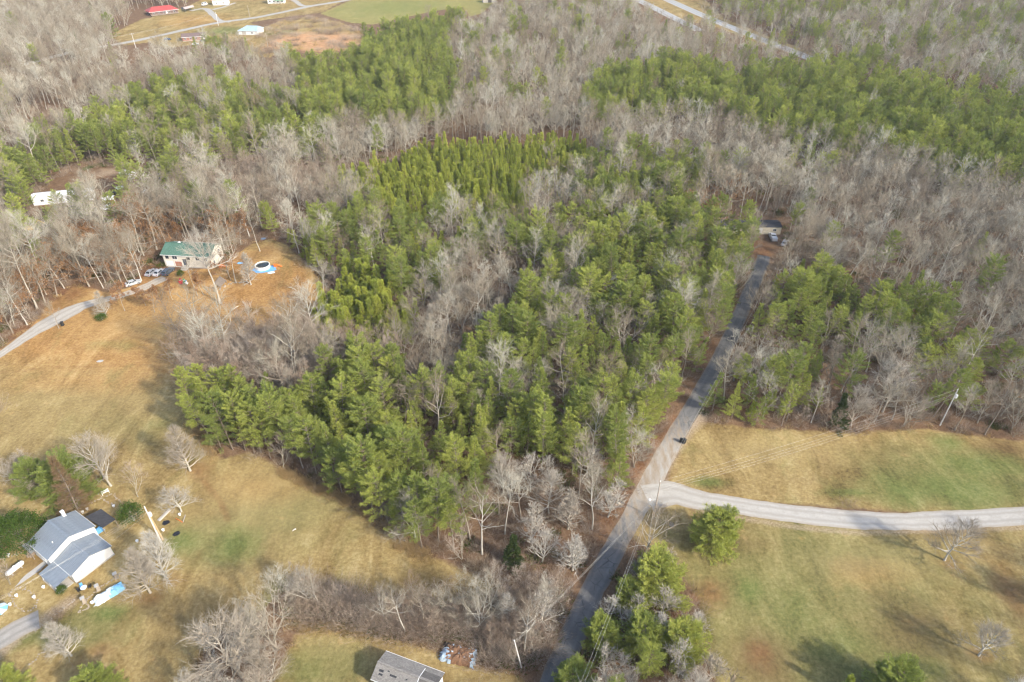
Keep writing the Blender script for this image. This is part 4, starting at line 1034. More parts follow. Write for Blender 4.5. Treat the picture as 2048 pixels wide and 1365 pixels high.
def plant(kind, var, x, y, scale, rz, label, group=None, sxy=1.0, tilt=(0, 0)):
    p = PROTO[kind][var % len(PROTO[kind])]
    root = bpy.data.objects.new(NAME[kind], None)
    root.empty_display_size = 0.5
    root.location = (x, y, 0); root.rotation_euler = (tilt[0], tilt[1], rz); root.scale = (scale * sxy, scale * sxy, scale)
    COL.objects.link(root)
    tag(root, label, CAT.get(kind, 'tree'), group)
    for part, nm in (('trunk', 'trunk' if kind not in ('shrub',) else 'stems'), ('crown', 'crown'), ('leaves', 'leaves')):
        if p[part] is None: continue
        c = bpy.data.objects.new(nm, p[part]); c.parent = root
        COL.objects.link(c)
    return root
for (px, py), kind, var, h_, rz_, lab in SINGLES:
    x_, y_ = G(px, py)
    s_ = h_ / PROTO[kind][var]['h']
    plant(kind, var, x_, y_, s_, rz_, lab, sxy=1.3 if kind == 'bushy_pine' or (px, py) in ((363, 1024), (485, 1352)) else 1.0)

# the 300 of each kind that show largest stand singly, the rest are masses
def shown(t_):
    x, y, kind, s_, rz, z = t_
    h_ = PROTO[kind][0]['h'] * s_
    a, b, d = project(x, y, h_ * 0.6)
    if not (-10 < a < 2058 and -10 < b < 1375): return 0.0
    return h_ * FPX / d
byname = {}
for t_ in TREES: byname.setdefault(NAME[t_[2]], []).append(t_)
single_count = {}
for (px, py), kind, *_r in SINGLES: single_count[NAME[kind]] = single_count.get(NAME[kind], 0) + 1
def mass(name, label, kinds, pts):
    """one object: points on the ground, each carrying a whole tree"""
    protos = [p['whole'] for k in kinds for p in PROTO[k]]
    offs, n0 = {}, 0
    for k in kinds: offs[k] = (n0, len(PROTO[k])); n0 += len(PROTO[k])
    coll = bpy.data.collections.new(name + '_kinds')
    for i, o in enumerate(protos):
        o.name = '%s_kind_%02d' % (name, i); coll.objects.link(o)
    me = bpy.data.meshes.new(name)
    me.vertices.add(len(pts))
    me.vertices.foreach_set('co', np.array([(t_[0], t_[1], 0.0) for t_ in pts], dtype=np.float32).ravel())
    r = np.random.default_rng(5)
    var = np.array([offs[t_[2]][0] + r.integers(0, offs[t_[2]][1]) for t_ in pts], dtype=np.int32)
    for nm, ty, dat in (('turn', 'FLOAT', [t_[4] for t_ in pts]), ('size', 'FLOAT', [t_[3] for t_ in pts]), ('pick', 'INT', var)):
        at = me.attributes.new(nm, ty, 'POINT'); at.data.foreach_set('value', np.asarray(dat))
    for m in {m.name: m for o in protos for m in o.data.materials}.values(): me.materials.append(m)
    ob = bpy.data.objects.new(name, me); COL.objects.link(ob)
    ng = bpy.data.node_groups.new(name, 'GeometryNodeTree')
    ng.interface.new_socket('Geometry', in_out='INPUT', socket_type='NodeSocketGeometry')
    ng.interface.new_socket('Geometry', in_out='OUTPUT', socket_type='NodeSocketGeometry')
    nn, nl = ng.nodes, ng.links
    gi, go = nn.new('NodeGroupInput'), nn.new('NodeGroupOutput')
    ci = nn.new('GeometryNodeCollectionInfo'); ci.inputs[0].default_value = coll; ci.inputs['Separate Children'].default_value = True; ci.inputs['Reset Children'].default_value = True
    ip = nn.new('GeometryNodeInstanceOnPoints'); ip.inputs['Pick Instance'].default_value = True
    def named(nm, ty):
        a = nn.new('GeometryNodeInputNamedAttribute'); a.data_type = ty; a.inputs[0].default_value = nm
        return a.outputs[0]
    cx_ = nn.new('ShaderNodeCombineXYZ'); nl.new(named('turn', 'FLOAT'), cx_.inputs[2])
    e2r = nn.new('FunctionNodeEulerToRotation'); nl.new(cx_.outputs[0], e2r.inputs[0])
    nl.new(gi.outputs[0], ip.inputs['Points']); nl.new(ci.outputs[0], ip.inputs['Instance'])
    nl.new(named('pick', 'INT'), ip.inputs['Instance Index']); nl.new(e2r.outputs[0], ip.inputs['Rotation']); nl.new(named('size', 'FLOAT'), ip.inputs['Scale'])
    nl.new(ip.outputs[0], go.inputs[0])
    md = ob.modifiers.new('growth', 'NODES'); md.node_group = ng
    tag(ob, label, 'woodland', kind='stuff')
    return ob
MASS_LABEL = {'bare_tree': 'far grey leafless trees massed through the woodland', 'sapling': 'far thin brown saplings massed through the woodland', 'oak_tree': 'far rust leaved oaks massed through the woodland', 'pine_tree': 'far olive pines massed through the woodland', 'young_pine_tree': 'far part of the bright young pine plantation', 'cedar_tree': 'far dark cedars scattered through the woodland', 'shrub': 'brown shrub thickets at the foot of the woods'}
MASS_NAME = {'bare_tree': 'leafless_woodland', 'sapling': 'sapling_woodland', 'oak_tree': 'oak_woodland', 'pine_tree': 'pine_woodland', 'young_pine_tree': 'young_pine_plantation', 'cedar_tree': 'cedar_woodland', 'shrub': 'shrub_thicket'}
SHORT = {'saplings_field': 'thicket below the yard', 'bright_stand': 'bright stand beside the yard', 'hill_pines': 'knoll above the bright stand', 'plantation': 'young pine plantation', 'plantation_edge': 'near fringe of the plantation', 'sapling_slope': 'brown slope behind the yard', 'front_pines': 'meadow side pine front', 'bare_belt': 'grey belt amid the pines', 'white_edge': 'roadside wood tip', 'thicket_tip': 'thicket at the tip', 'south_row': 'row between two meadows', 'south_pines': 'clump beside the near road', 'south_west': 'clump beside the leaf strip', 'big_pines': 'big pine wood', 'left_pines': 'mixed wood behind the trailers', 'top_pines': 'pines below the far meadow', 'right_pines': 'long pinewood below the highway', 'brown_gully': 'brown gully', 'roadside_pines': 'wood right of the road', 'corner_pines': 'eastern wood road corner', 'corner_bare': 'eastern wood beside the road', 'meadow_row': 'eastern meadow upper edge', 'oak_slope': 'slope around the green roof', 'west_wood': 'wood beside the green roof', 'brown_hollow': 'hollow behind the hidden house', 'grey_right': 'grey wood on the right', 'brown_left': 'tan wood below far road', 'mid_grey': 'grey belt above the plantation', 'top_right': 'wood beyond the highway', 'top_mid': 'wood before the highway', 'top_left': 'wood around far red roof'}
ZP = {i: SHORT[z[0]] for i, z in enumerate(ZONES)}; ZP[-1] = 'mixed woodland'
SHAPE = {'pine_tree': ['rounded', 'lofty', 'bushy', 'pointed', 'broad', 'gappy', 'flat', 'conical'], 'young_pine': ['slim', 'full', 'narrow', 'squat', 'gappy', 'ragged'], 'bare_tree': ['upswept', 'lofty', 'forked', 'leaning', 'gaunt', 'fanned'], 'open_tree': ['spreading', 'vaselike', 'twinned', 'spired'], 'tall_tree': ['slender', 'straight', 'lanky', 'lofty'], 'sapling': ['fanned', 'spired', 'forked', 'slim'], 'oak_tree': ['leafy', 'straggly', 'spreading'], 'cedar_tree': ['slim', 'full'], 'shrub': ['low', 'dense']}
KINDWORD = {'bare_tree': 'grey leafless tree', 'open_tree': 'pale leafless tree', 'tall_tree': 'bare trunked tree', 'sapling': 'brown leafless sapling', 'oak_tree': 'rust leaved oak', 'pine_tree': 'yellow green pine', 'young_pine': 'young green pine', 'cedar_tree': 'dark green cedar', 'shrub': 'brown shrub'}
ORD = ['leftmost', 'second from left', 'third from left', 'fourth from left', 'fifth from left', 'sixth from left']
def label_members(members):
    """names each tree of one kind in one wood by its shape, its size and its place among the others"""
    n = len(members)
    P = np.array([project(t_[0], t_[1], 6.0)[:2] for t_ in members])
    hs_ = np.array([PROTO[t_[2]][int(t_[4] * 100) % len(PROTO[t_[2]])]['h'] * t_[3] for t_ in members])
    sr = hs_.argsort().argsort() / max(1, n - 1); xr = P[:, 0].argsort().argsort(); yr = P[:, 1].argsort().argsort()
    out = []
    for i, t_ in enumerate(members):
        zone, kw = ZP[t_[5]], KINDWORD[t_[2]]
        shp = SHAPE[t_[2]][int(t_[4] * 100) % len(PROTO[t_[2]])]
        if n == 1: lab = '%s %s in the %s' % (shp, kw, zone)
        elif n <= 6: lab = '%s %s, %s in the %s' % (shp, kw, ORD[xr[i]] if xr[i] < n - 1 else 'rightmost', zone)
        else:
            g = 3 if n < 25 else 5
            rows = ['upper', 'middle', 'lower'] if g == 3 else ['topmost', 'upper', 'middle', 'lower', 'bottom']
            cols = ['left', 'centre', 'right'] if g == 3 else ['far left', 'left', 'centre', 'right', 'far right']
            size = 'tallest' if sr[i] == 1 else ('tall' if sr[i] > 0.66 else ('medium' if sr[i] > 0.33 else 'short'))
            lab = '%s %s %s, %s %s of the %s' % (size, shp, kw, rows[min(g - 1, int(yr[i] * g / n))], cols[min(g - 1, int(xr[i] * g / n))], zone)
        out.append(lab)
    return out
for nm, lst in byname.items():
    cap = 300 - single_count.get(nm, 0)
    lst.sort(key=shown, reverse=True)
    near, far = lst[:cap], lst[cap:]
    far += [t_ for t_ in near if shown(t_) <= 0]
    near = [t_ for t_ in near if shown(t_) > 0]
    if len(far) < 12:                       # a handful outside the frame
        near += far; far = []
    parts_ = {}
    for t_ in near: parts_.setdefault((t_[2], t_[5]), []).append(t_)
    for (x, y, kind, s_, rz, z), lab in [p for mem in parts_.values() for p in zip(mem, label_members(mem))]:
        plant(kind, int(rz * 100), x, y, s_, rz, lab, KINDWORD[kind] + 's of the ' + ZP[z], sxy=0.9 + 0.25 * ((rz * 7.3) % 1.0), tilt=(0.05 * math.sin(rz * 9), 0.05 * math.cos(rz * 5)))
    if far:
        mass(MASS_NAME[nm], MASS_LABEL[nm], sorted({t_[2] for t_ in lst}), far)
# ------------------------------------------------------------------ building materials
def shingle_mat(name, color, var=0.2, course=0.16):
    t = NT(name)
    p = t.coord(True)
    b = t.n('ShaderNodeTexBrick')
    t.l(p, b.inputs['Vector'])
    b.inputs['Scale'].default_value = 1.0; b.inputs['Brick Width'].default_value = 0.33; b.inputs['Row Height'].default_value = course
    b.inputs['Mortar Size'].default_value = 0.012
    b.inputs['Color1'].default_value = (*[c * (1 - var) for c in color], 1); b.inputs['Color2'].default_value = (*[c * (1 + var) for c in color], 1)
    b.inputs['Mortar'].default_value = (*[c * 0.6 for c in color], 1)
    n = t.noise(p, 0.6, 6, 0.65)
    c = t.mix(t.ramp(n, [(0.4, 0.0), (0.7, 0.45)]), b.outputs['Color'], tuple(min(1, c * 1.35) for c in color))
    n2 = t.noise(p, 7.0, 4, 0.7)
    c = t.mix(t.ramp(n2, [(0.55, 0.0), (0.8, 0.4)]), c, tuple(c_ * 0.55 for c_ in color))
    t.bsdf(c, 0.9, normal=t.bump(n2, 0.4, 0.02), spec=0.15)
    return t.mat
def metal_roof_mat(name, color, stripe=0.23):
    t = NT(name)
    p = t.coord(True)
    w = t.n('ShaderNodeTexWave', wave_type='BANDS', bands_direction='X')
    t.l(p, w.inputs['Vector']); w.inputs['Scale'].default_value = 0.314 / stripe; w.inputs['Distortion'].default_value = 0.0
    n = t.noise(p, 0.8, 5, 0.6)
    c = t.ramp(n, [(0.3, tuple(x * 0.85 for x in color)), (0.7, tuple(min(1, x * 1.12) for x in color))])
    c = t.mix(t.ramp(t.noise(t.mapping(p, (3, 0.3, 1)), 1.2, 5, 0.7), [(0.55, 0.0), (0.8, 0.3)]), c, (0.30, 0.27, 0.24))
    t.bsdf(c, 0.5, 0.25, t.bump(w.outputs['Fac'], 0.6, 0.02), 0.4)
    return t.mat
def siding_mat(name, color, course=0.2, vertical=False):
    t = NT(name)
    p = t.coord(True)
    s = t.n('ShaderNodeSeparateXYZ'); t.l(p, s.inputs[0])
    axis = s.outputs[2]
    if vertical: axis = t.math('ADD', s.outputs[0], s.outputs[1])
    f = t.math('FRACT', t.math('MULTIPLY', axis, 1.0 / course))
    n = t.noise(p, 1.1, 5, 0.65)
    c = t.ramp(n, [(0.3, tuple(x * 0.88 for x in color)), (0.65, color)])
    c = t.mix(t.ramp(t.noise(t.mapping(p, (1, 1, 0.25)), 2.2, 5, 0.7), [(0.58, 0.0), (0.85, 0.35)]), c, tuple(x * 0.6 for x in color))
    t.bsdf(c, 0.6, normal=t.bump(f, 0.7, 0.03), spec=0.3)
    return t.mat
WHITE = siding_mat('white siding', (0.80, 0.79, 0.76)); CREAM = siding_mat('cream siding', (0.72, 0.67, 0.57)); BRICK = paint('red brown brick wall', (0.30, 0.15, 0.11), 0.9, 0.25, 3.0)
BEIGE = siding_mat('beige siding', (0.58, 0.52, 0.40)); LOGW = siding_mat('dark log wall', (0.15, 0.095, 0.08), 0.25); TRAILER = siding_mat('white trailer panel', (0.74, 0.75, 0.76), 0.4, True)
TRIM = paint('white trim', (0.78, 0.78, 0.76), 0.5, 0.06); DARKTRIM = paint('dark trim', (0.06, 0.055, 0.05), 0.6)
GLASS = paint('dark window glass', (0.035, 0.042, 0.05), 0.12, 0.2, 0.7, spec=0.7)
ZINC = metal_roof_mat('galvanised ribbed roof', (0.25, 0.285, 0.32)); REDROOF = metal_roof_mat('red metal roof', (0.50, 0.085, 0.075), 0.4); BLUEROOF = metal_roof_mat('pale blue metal roof', (0.42, 0.55, 0.66), 0.4)
GREENSH = shingle_mat('green shingles', (0.085, 0.165, 0.125)); GREYSH = shingle_mat('grey shingles', (0.235, 0.22, 0.20)); DARKSH = shingle_mat('dark shingles', (0.055, 0.056, 0.062)); BROWNSH = shingle_mat('brown shingles', (0.17, 0.125, 0.115)); FARGREEN = shingle_mat('pale green roof', (0.20, 0.33, 0.24))
WHITEROOF = paint('white coated roof', (0.78, 0.79, 0.80), 0.55, 0.1, 1.0, dirt=(0.42, 0.41, 0.40)); NAVY = paint('navy shed roof', (0.05, 0.075, 0.13), 0.55); ORANGEW = paint('orange painted wall', (0.52, 0.19, 0.06), 0.7, 0.2); REDW = paint('faded red wall', (0.42, 0.17, 0.11), 0.7, 0.2)
WOOD = paint('weathered wood', (0.30, 0.24, 0.185), 0.85, 0.25, 2.5); GREYWOOD = paint('grey old boards', (0.40, 0.37, 0.33), 0.85, 0.2, 2.5); PALEWOOD = paint('pale timber', (0.52, 0.40, 0.26), 0.8, 0.15, 2.5)
CONCRETE = paint('concrete', (0.42, 0.40, 0.37), 0.9, 0.15, 1.5)
STEEL = paint('painted steel', (0.5, 0.5, 0.5), 0.45, 0.1, 2.0, 0.6)

class House:
    """gabled or hipped building; local x runs along the ridge, local -y is the front"""
    def __init__(self, name, label, cat, xy, rot, L, W, he, hr, wall, roof, hip=(0.0, 0.0), over=0.45, panel=0.0, fascia=None, rth=0.09, foundation=True, group=None):
        self.L, self.W, self.he, self.hr = L, W, he, hr
        self.root = empty(name, (xy[0], xy[1], 0), rot)
        tag(self.root, label, cat, group)
        self.body(L, W, he, hr, wall, hip)
        if foundation: MB().box((0, 0, 0.12), (L + 0.12, W + 0.12, 0.36)).build('foundation', CONCRETE, self.root)
        self.roof = self.add_roof(0, L, W, he, hr, roof, hip, over, panel, rth, fascia)
    def body(self, L, W, he, hr, wall, hip, x0=0.0):
        m = MB()
        h = 0.02
        lo = [(-L / 2, -W / 2), (L / 2, -W / 2), (L / 2, W / 2), (-L / 2, W / 2)]
        v = [(x0 + a, b, 0) for a, b in lo] + [(x0 + a, b, he - h) for a, b in lo]
        f = [(0, 1, 5, 4), (2, 3, 7, 6), (3, 2, 1, 0)]
        if hip[0] > 0: f.append((3, 0, 4, 7))
        else:
            v.append((x0 - L / 2, 0, hr - h)); f.append((3, 0, 4, len(v) - 1, 7))
        if hip[1] > 0: f.append((1, 2, 6, 5))
        else:
            v.append((x0 + L / 2, 0, hr - h)); f.append((1, 2, 6, len(v) - 1, 5))
        m.add(v, f)
        m.build('wall', wall, self.root)
    def add_roof(self, x0, L, W, he, hr, mat, hip, over, panel, th, fascia):
        sl = (hr - he) / (W / 2)
        ze = he - sl * over
        a, b = x0 - L / 2 - (over if hip[0] == 0 else over), x0 + L / 2 + over
        ra = x0 - L / 2 + hip[0] if hip[0] else a
        rb = x0 + L / 2 - hip[1] if hip[1] else b
        e = W / 2 + over
        m = MB()
        up = 0.06
        A, B, C, D = (a, -e, ze), (b, -e, ze), (b, e, ze), (a, e, ze)
        R0, R1 = (ra, 0, hr), (rb, 0, hr)
        top = [A, B, C, D, R0, R1]
        v = [(p[0], p[1], p[2] + up) for p in top] + [(p[0], p[1], p[2] + up - th - 0.04) for p in top]
        f = [(0, 1, 5, 4), (2, 3, 4, 5), (0 + 6, 4 + 6, 5 + 6, 1 + 6), (2 + 6, 5 + 6, 4 + 6, 3 + 6), (0, 6, 7, 1), (2, 8, 9, 3)]
        if hip[0]: f += [(3, 0, 4), (9, 10, 6), (3, 9, 6, 0)]
        else: f += [(0, 4, 10, 6), (4, 3, 9, 10)]
        if hip[1]: f += [(1, 2, 5), (7, 11, 8), (1, 7, 8, 2)]
        else: f += [(1, 7, 11, 5), (5, 11, 8, 2)]
        m.add(v, f)
        ro = m.build('roof', mat, self.root)
        if panel:
            n = max(2, round((b - a) / panel)); w = (b - a) / n
            for s in (-1, 1):
                P = MB()
                z0, z1 = ze + up, hr + up
                dz = 0.02
                q = [(0.012, s * e, z0 + dz), (w - 0.012, s * e, z0 + dz), (w - 0.012, s * 0.05, z1 + dz - sl * 0.05), (0.012, s * 0.05, z1 + dz - sl * 0.05)]
                P.sheet(q if s < 0 else q[::-1], 0.015)
                for rx in (0.06, w * 0.5):
                    qq = [(rx - 0.03, s * e, z0 + dz + 0.035), (rx + 0.03, s * e, z0 + dz + 0.035), (rx + 0.03, s * 0.05, z1 + dz + 0.035 - sl * 0.05), (rx - 0.03, s * 0.05, z1 + dz + 0.035 - sl * 0.05)]
                    P.sheet(qq if s < 0 else qq[::-1], 0.034)
                me = P.mesh('roof_panel', mat)
                for i in range(n):
                    o = bpy.data.objects.new('roof_panel', me); o.parent = ro; o.location = (a + i * w, 0, 0); COL.objects.link(o)
        MB().box(((ra + rb) / 2, 0, hr + up + 0.045), (rb - ra, 0.36, 0.05)).build('ridge_cap', mat, ro)
        if fascia:
            for s in (-1, 1): MB().box(((a + b) / 2, s * (e + 0.03), ze + up - 0.07), (b - a, 0.05, 0.2)).build('gutter', fascia, ro)
        return ro
    def opening(self, side, off, z, w, h, kind='window', frame=None, fill=None, bars=1, depth=0.05):
        L, W = self.L, self.W
        frame = frame or TRIM; fill = fill or GLASS
        rz = {'front': 0, 'back': math.pi, 'right': math.pi / 2, 'left': -math.pi / 2}[side]
        d = (W if side in ('front', 'back') else L) / 2
        f = MB(); t = 0.09
        for c, s in (((0, -0.03, z + h), (w + t * 2, 0.08, t)), ((0, -0.03, z), (w + t * 2, 0.1, t)), ((-w / 2 - t / 2, -0.03, z + h / 2), (t, 0.08, h - t)), ((w / 2 + t / 2, -0.03, z + h / 2), (t, 0.08, h - t))):
            f.box(c, s)
        if kind == 'window':
            for i in range(1, bars + 1): f.box((-w / 2 + w * i / (bars + 1), -0.03, z + h / 2), (0.05, 0.06, h - t))
        o = f.build(kind, frame, self.root)
        ca, sa = math.cos(rz), math.sin(rz)
        o.rotation_euler = (0, 0, rz)
        o.location = (off * ca - (-d) * sa, off * sa + (-d) * ca, 0)
        p = MB().box((0, -0.012, z + h / 2), (w, 0.03, h - t)).build('pane' if kind == 'window' else 'door_leaf', fill, o)
        if kind == 'door': MB().box((w * 0.36, -0.05, z + h * 0.48), (0.05, 0.06, 0.12)).build('handle', STEEL, o)
        return o

# ------------------------------------------------------------------ white house with the ribbed metal roof (bottom left)
WH_ROT = math.radians(-32.9)
wh_c = np.array([-84.62, 83.33]); wh_d = np.array([math.cos(WH_ROT), math.sin(WH_ROT)]); wh_n = np.array([-wh_d[1], wh_d[0]])
def WHP(u, v): return wh_c + wh_d * u + wh_n * v
c_ = WHP(-6.71 / 2, 0)
hs = House('white_house', 'white house with stepped galvanised ribbed metal roof', 'house', c_, WH_ROT, 6.71, 9.0, 3.75, 5.45, WHITE, ZINC, over=0.2, panel=0.9, fascia=TRIM)
hs.opening('left', -1.5, 1.0, 1.1, 1.2); hs.opening('back', 0.5, 1.0, 1.2, 1.2); hs.opening('front', 0.5, 1.0, 1.2, 1.2)
# lower front wing
sh = 6.71 / 2 + 5.92 / 2
w_ = MB(); Lf, Wf, hef, hrf = 5.92, 7.6, 2.55, 3.88
w_.add([(-Lf / 2, -Wf / 2, 0), (Lf / 2, -Wf / 2, 0), (Lf / 2, Wf / 2, 0), (-Lf / 2, Wf / 2, 0), (-Lf / 2, -Wf / 2, hef), (Lf / 2, -Wf / 2, hef), (Lf / 2, Wf / 2, hef), (-Lf / 2, Wf / 2, hef), (Lf / 2, 0, hrf - 0.02), (-Lf / 2, 0, hrf - 0.02)],
       [(0, 1, 5, 4), (1, 2, 6, 8, 5), (2, 3, 7, 6), (3, 0, 4, 9, 7)])
w_.build('wing_wall', WHITE, hs.root, (sh + 0.01, 0, 0))
MB().box((sh + 0.1, 0, 0.1), (5.98, 7.72, 0.34)).build('wing_foundation', CONCRETE, hs.root)
hs.L, hs.W = 6.71, Wf
ro_ = hs.add_roof(sh + 0.22, 5.92 - 0.44, Wf, hef, hrf, ZINC, (0, 0), 0.2, 0.9, 0.09, TRIM)
hs.L = 6.71 + 2 * 5.92
for y_, z_ in ((-1.6, 0.8), (-0.8, 0.75), (-0.2, 0.8), (0.3, 0.7), (-2.2, 1.6)): MB().box((6.71 / 2 + 5.92 + 0.02, y_, z_), (0.05, 0.16, 0.2)).build('wall_vent', DARKTRIM, hs.root)
# side porch roof carried on posts
pr = MB(); e0, e1 = -Wf / 2 - 0.22, -Wf / 2 - 3.1
pr.sheet([(3.4, e1, 1.95), (8.9, e1, 1.95), (8.9, e0, 2.42), (3.4, e0, 2.42)], 0.08)
po_ = pr.build('porch_roof', ZINC, hs.root)
for i in range(6):
    x_ = 3.4 + i * 0.917
    MB().sheet([(x_ + 0.012, e1, 1.975), (x_ + 0.9, e1, 1.975), (x_ + 0.9, e0, 2.445), (x_ + 0.012, e0, 2.445)], 0.02).sheet([(x_ + 0.05, e1, 2.005), (x_ + 0.11, e1, 2.005), (x_ + 0.11, e0, 2.475), (x_ + 0.05, e0, 2.475)], 0.03).build('roof_panel', ZINC, po_)
for x_ in (3.6, 6.2, 8.7): MB().box((x_, e1 + 0.15, 0.93), (0.11, 0.11, 1.9)).build('porch_post', TRIM, hs.root)
MB().box((6.1, (e0 + e1) / 2, 0.1), (5.6, 2.9, 0.2)).build('porch_floor', GREYWOOD, hs.root)
MB().box((5.2, e0 + 0.17, 1.15), (0.95, 0.06, 2.0)).build('door', DARKTRIM, hs.root)
MB().box((-3.2, 2.6, 5.1), (0.55, 0.55, 1.3)).box((-3.2, 2.6, 5.8), (0.65, 0.65, 0.12)).build('chimney', TRIM, hs.root)
MB().lathe([(0.07, 0), (0.07, 0.5), (0.12, 0.5), (0.02, 0.62)], (1.6, -2.2, 4.5), 8).build('vent_pipe', TRIM, hs.root)
# dark lean-to behind it and a small wood store on the other side
def canopy(name, label, cat, corners, zs, mat, postmat, panelmat=None, posts=True, group=None):
    P = [np.array([*G(a, b, z), z]) for (a, b), z in zip(corners, zs)]
    c = sum(P) / 4
    root = empty(name, (c[0], c[1], 0)); tag(root, label, cat, group)
    Q = [p - np.array([c[0], c[1], 0]) for p in P]
    MB().sheet(Q, 0.1).build('roof', mat, root)
    if posts:
        for q in Q:
            k = 0.94
            MB().box((q[0] * k, q[1] * k, q[2] / 2 - 0.08), (0.12, 0.12, q[2] - 0.1)).build('post', postmat, root)
    return root, Q
canopy('lean_to', 'dark brown roofed lean-to behind the white house', 'shed', [(170, 1034), (202, 1018), (231, 1039), (205, 1056)], [2.3, 2.5, 2.2, 2.0], DARKSH, WOOD)
r_, Q_ = canopy('wood_store', 'small grey roofed wood store at the corner of the white house', 'shed', [(43, 1092), (56, 1084), (72, 1097), (62, 1108)], [1.9, 2.0, 1.9, 1.8], STEEL, WOOD)
for i in range(5): MB().box((Q_[0][0] * 0.2 + 0.25 * i - 0.3, -0.3 - 0.2 * (i % 2), 0.35), (0.2, 1.1, 0.7)).build('log_stack', WOOD, r_)

# ------------------------------------------------------------------ green roofed house
gh = House('green_roofed_house', 'cream two storey house with a dark green shingle roof', 'house', (-105.3, 199.3), math.radians(-6.0), 16.0, 8.4, 4.7, 6.5, CREAM, GREENSH, hip=(0, 0), over=0.5, fascia=TRIM)
for off, z_, w_, h_ in ((-6.6, 3.0, 0.9, 1.0), (-4.0, 2.9, 1.6, 1.2), (0.6, 3.0, 0.9, 0.9), (3.8, 2.9, 1.4, 1.2), (6.4, 2.9, 1.0, 1.2)): gh.opening('front', off, z_, w_, h_, frame=DARKTRIM if z_ > 2.95 else TRIM)
gh.opening('front', -0.9, 0.9, 1.0, 2.1, 'door', DARKTRIM, NAVY); gh.opening('front', -6.2, 0.05, 2.3, 2.1, 'garage_door', TRIM, TRIM); gh.opening('front', -3.2, 0.05, 2.3, 2.1, 'garage_door', TRIM, REDW)
for off, z_ in ((-2.2, 3.0), (2.0, 3.0), (-2.2, 0.9), (2.0, 0.9)): gh.opening('right', off, z_, 0.9, 1.1)
gh.opening('left', 0, 3.0, 1.0, 1.1)
MB().box((-0.9, -5.1, 0.35), (1.8, 1.6, 0.7)).box((-0.9, -6.1, 0.17), (1.8, 0.5, 0.34)).build('front_steps', CONCRETE, gh.root)
MB().lathe([(0.45, 0), (0.5, 0.2), (0.3, 0.32)], (-4.5, 1.2, 6.0), 10).build('satellite_dish', TRIM, gh.root)

# ------------------------------------------------------------------ grey shed cut by the bottom edge
gs = House('grey_shed', 'shed with worn grey shingle roof at the bottom of the picture', 'shed', (-16.9, 57.6), math.radians(-20.3), 10.2, 4.5, 3.1, 4.0, WHITE, GREYSH, over=0.3, fascia=TRIM, foundation=False)
MB().sheet([(2.2, -2.56, 2.985), (5.42, -2.56, 2.985), (5.42, 0, 4.14), (2.2, 0, 4.14)], 0.05).sheet([(2.2, 0, 4.14), (5.42, 0, 4.14), (5.42, 2.56, 2.985), (2.2, 2.56, 2.985)], 0.05).build('roof_extension', shingle_mat('older dark shingles', (0.135, 0.125, 0.115)), gs.roof)
for s_ in (-1, 1): MB().sheet([(2.12, s_ * 2.58, 3.0), (2.24, s_ * 2.58, 3.0), (2.24, 0, 4.17), (2.12, 0, 4.17)], 0.03).build('flashing', TRIM, gs.roof)
for i, (x_, v_, a_, b_) in enumerate([(-4.2, -1.0, 0.8, 0.35), (-4.1, -1.5, 0.7, 0.3), (-2.0, -1.1, 1.2, 0.3), (-0.6, -1.6, 0.4, 0.25), (0.3, -0.9, 0.3, 0.2), (-3.0, -0.7, 0.35, 0.2)]):
    z_ = 4.0 + 0.06 - (0.9 / 2.25) * abs(v_)
    o_ = MB().box((0, 0, 0), (a_, b_, 0.02)).build('shingle_patch', DARKSH, gs.roof, (x_, v_, z_ + 0.012)); o_.rotation_euler = (math.atan2(0.9, 2.25), 0, 0)
gs.opening('front', -2.5, 0.2, 1.6, 2.0, 'door', TRIM, GREYWOOD); gs.opening('front', 1.5, 1.2, 0.9, 0.9); gs.opening('left', 0.0, 0.1, 2.2, 2.3, 'door', DARKTRIM, DARKTRIM)

# ------------------------------------------------------------------ the far houses along the upper road
rr = House('red_roofed_house', 'long dark log house with a red metal roof on the far lawn', 'house', (-287, 612), math.radians(38), 21.5, 11.0, 3.2, 5.6, LOGW, REDROOF, hip=(3.5, 3.5), over=0.9, fascia=TRIM)
for i in range(5): rr.opening('front', -8 + 4 * i, 1.0, 1.3, 1.3)
rr.opening('front', 2.0, 0.4, 1.0, 2.1, 'door', TRIM, TRIM)
MB().box((0, -7.2, 0.55), (21.5, 2.6, 0.25)).build('porch_floor', WOOD, rr.root)
for i in range(7): MB().box((-10.2 + 3.4 * i, -8.3, 0.95), (0.14, 0.14, 1.9)).build('porch_post', WOOD, rr.root)
MB().box((0, -8.35, 1.45), (20.6, 0.06, 0.1)).box((0, -8.35, 1.1), (20.6, 0.06, 0.08)).build('railing', WOOD, rr.root)
bb = House('brown_bungalow', 'low brick bungalow with a brown roof below the far road', 'house', (-226, 519.5), math.radians(20), 15.4, 8.4, 2.8, 4.3, BRICK, BROWNSH, over=0.5, fascia=TRIM)
for i in range(4): bb.opening('front', -5.8 + 3.6 * i, 1.0, 1.3, 1.1)
bb.opening('front', 6.6, 0.2, 0.95, 2.0, 'door', TRIM, TRIM); bb.opening('right', 0, 1.0, 1.2, 1.1)
bl = House('blue_roofed_barn', 'white barn with a pale blue metal roof near the orange scrub', 'barn', (-191.5, 539), math.radians(-5), 14.3, 11.5, 3.0, 5.2, WHITE, BLUEROOF, hip=(4.5, 1.5), over=0.5, fascia=TRIM)
bl.opening('front', -3.0, 0.1, 3.2, 2.6, 'door', TRIM, GREYWOOD); bl.opening('front', 3.0, 1.0, 1.2, 1.0)
wg = House('white_garage', 'white garage with a red metal roof at the top of the picture', 'garage', (-252.5, 652), math.radians(10), 12.5, 9.0, 4.2, 6.2, WHITE, REDROOF, over=0.5, fascia=TRIM)
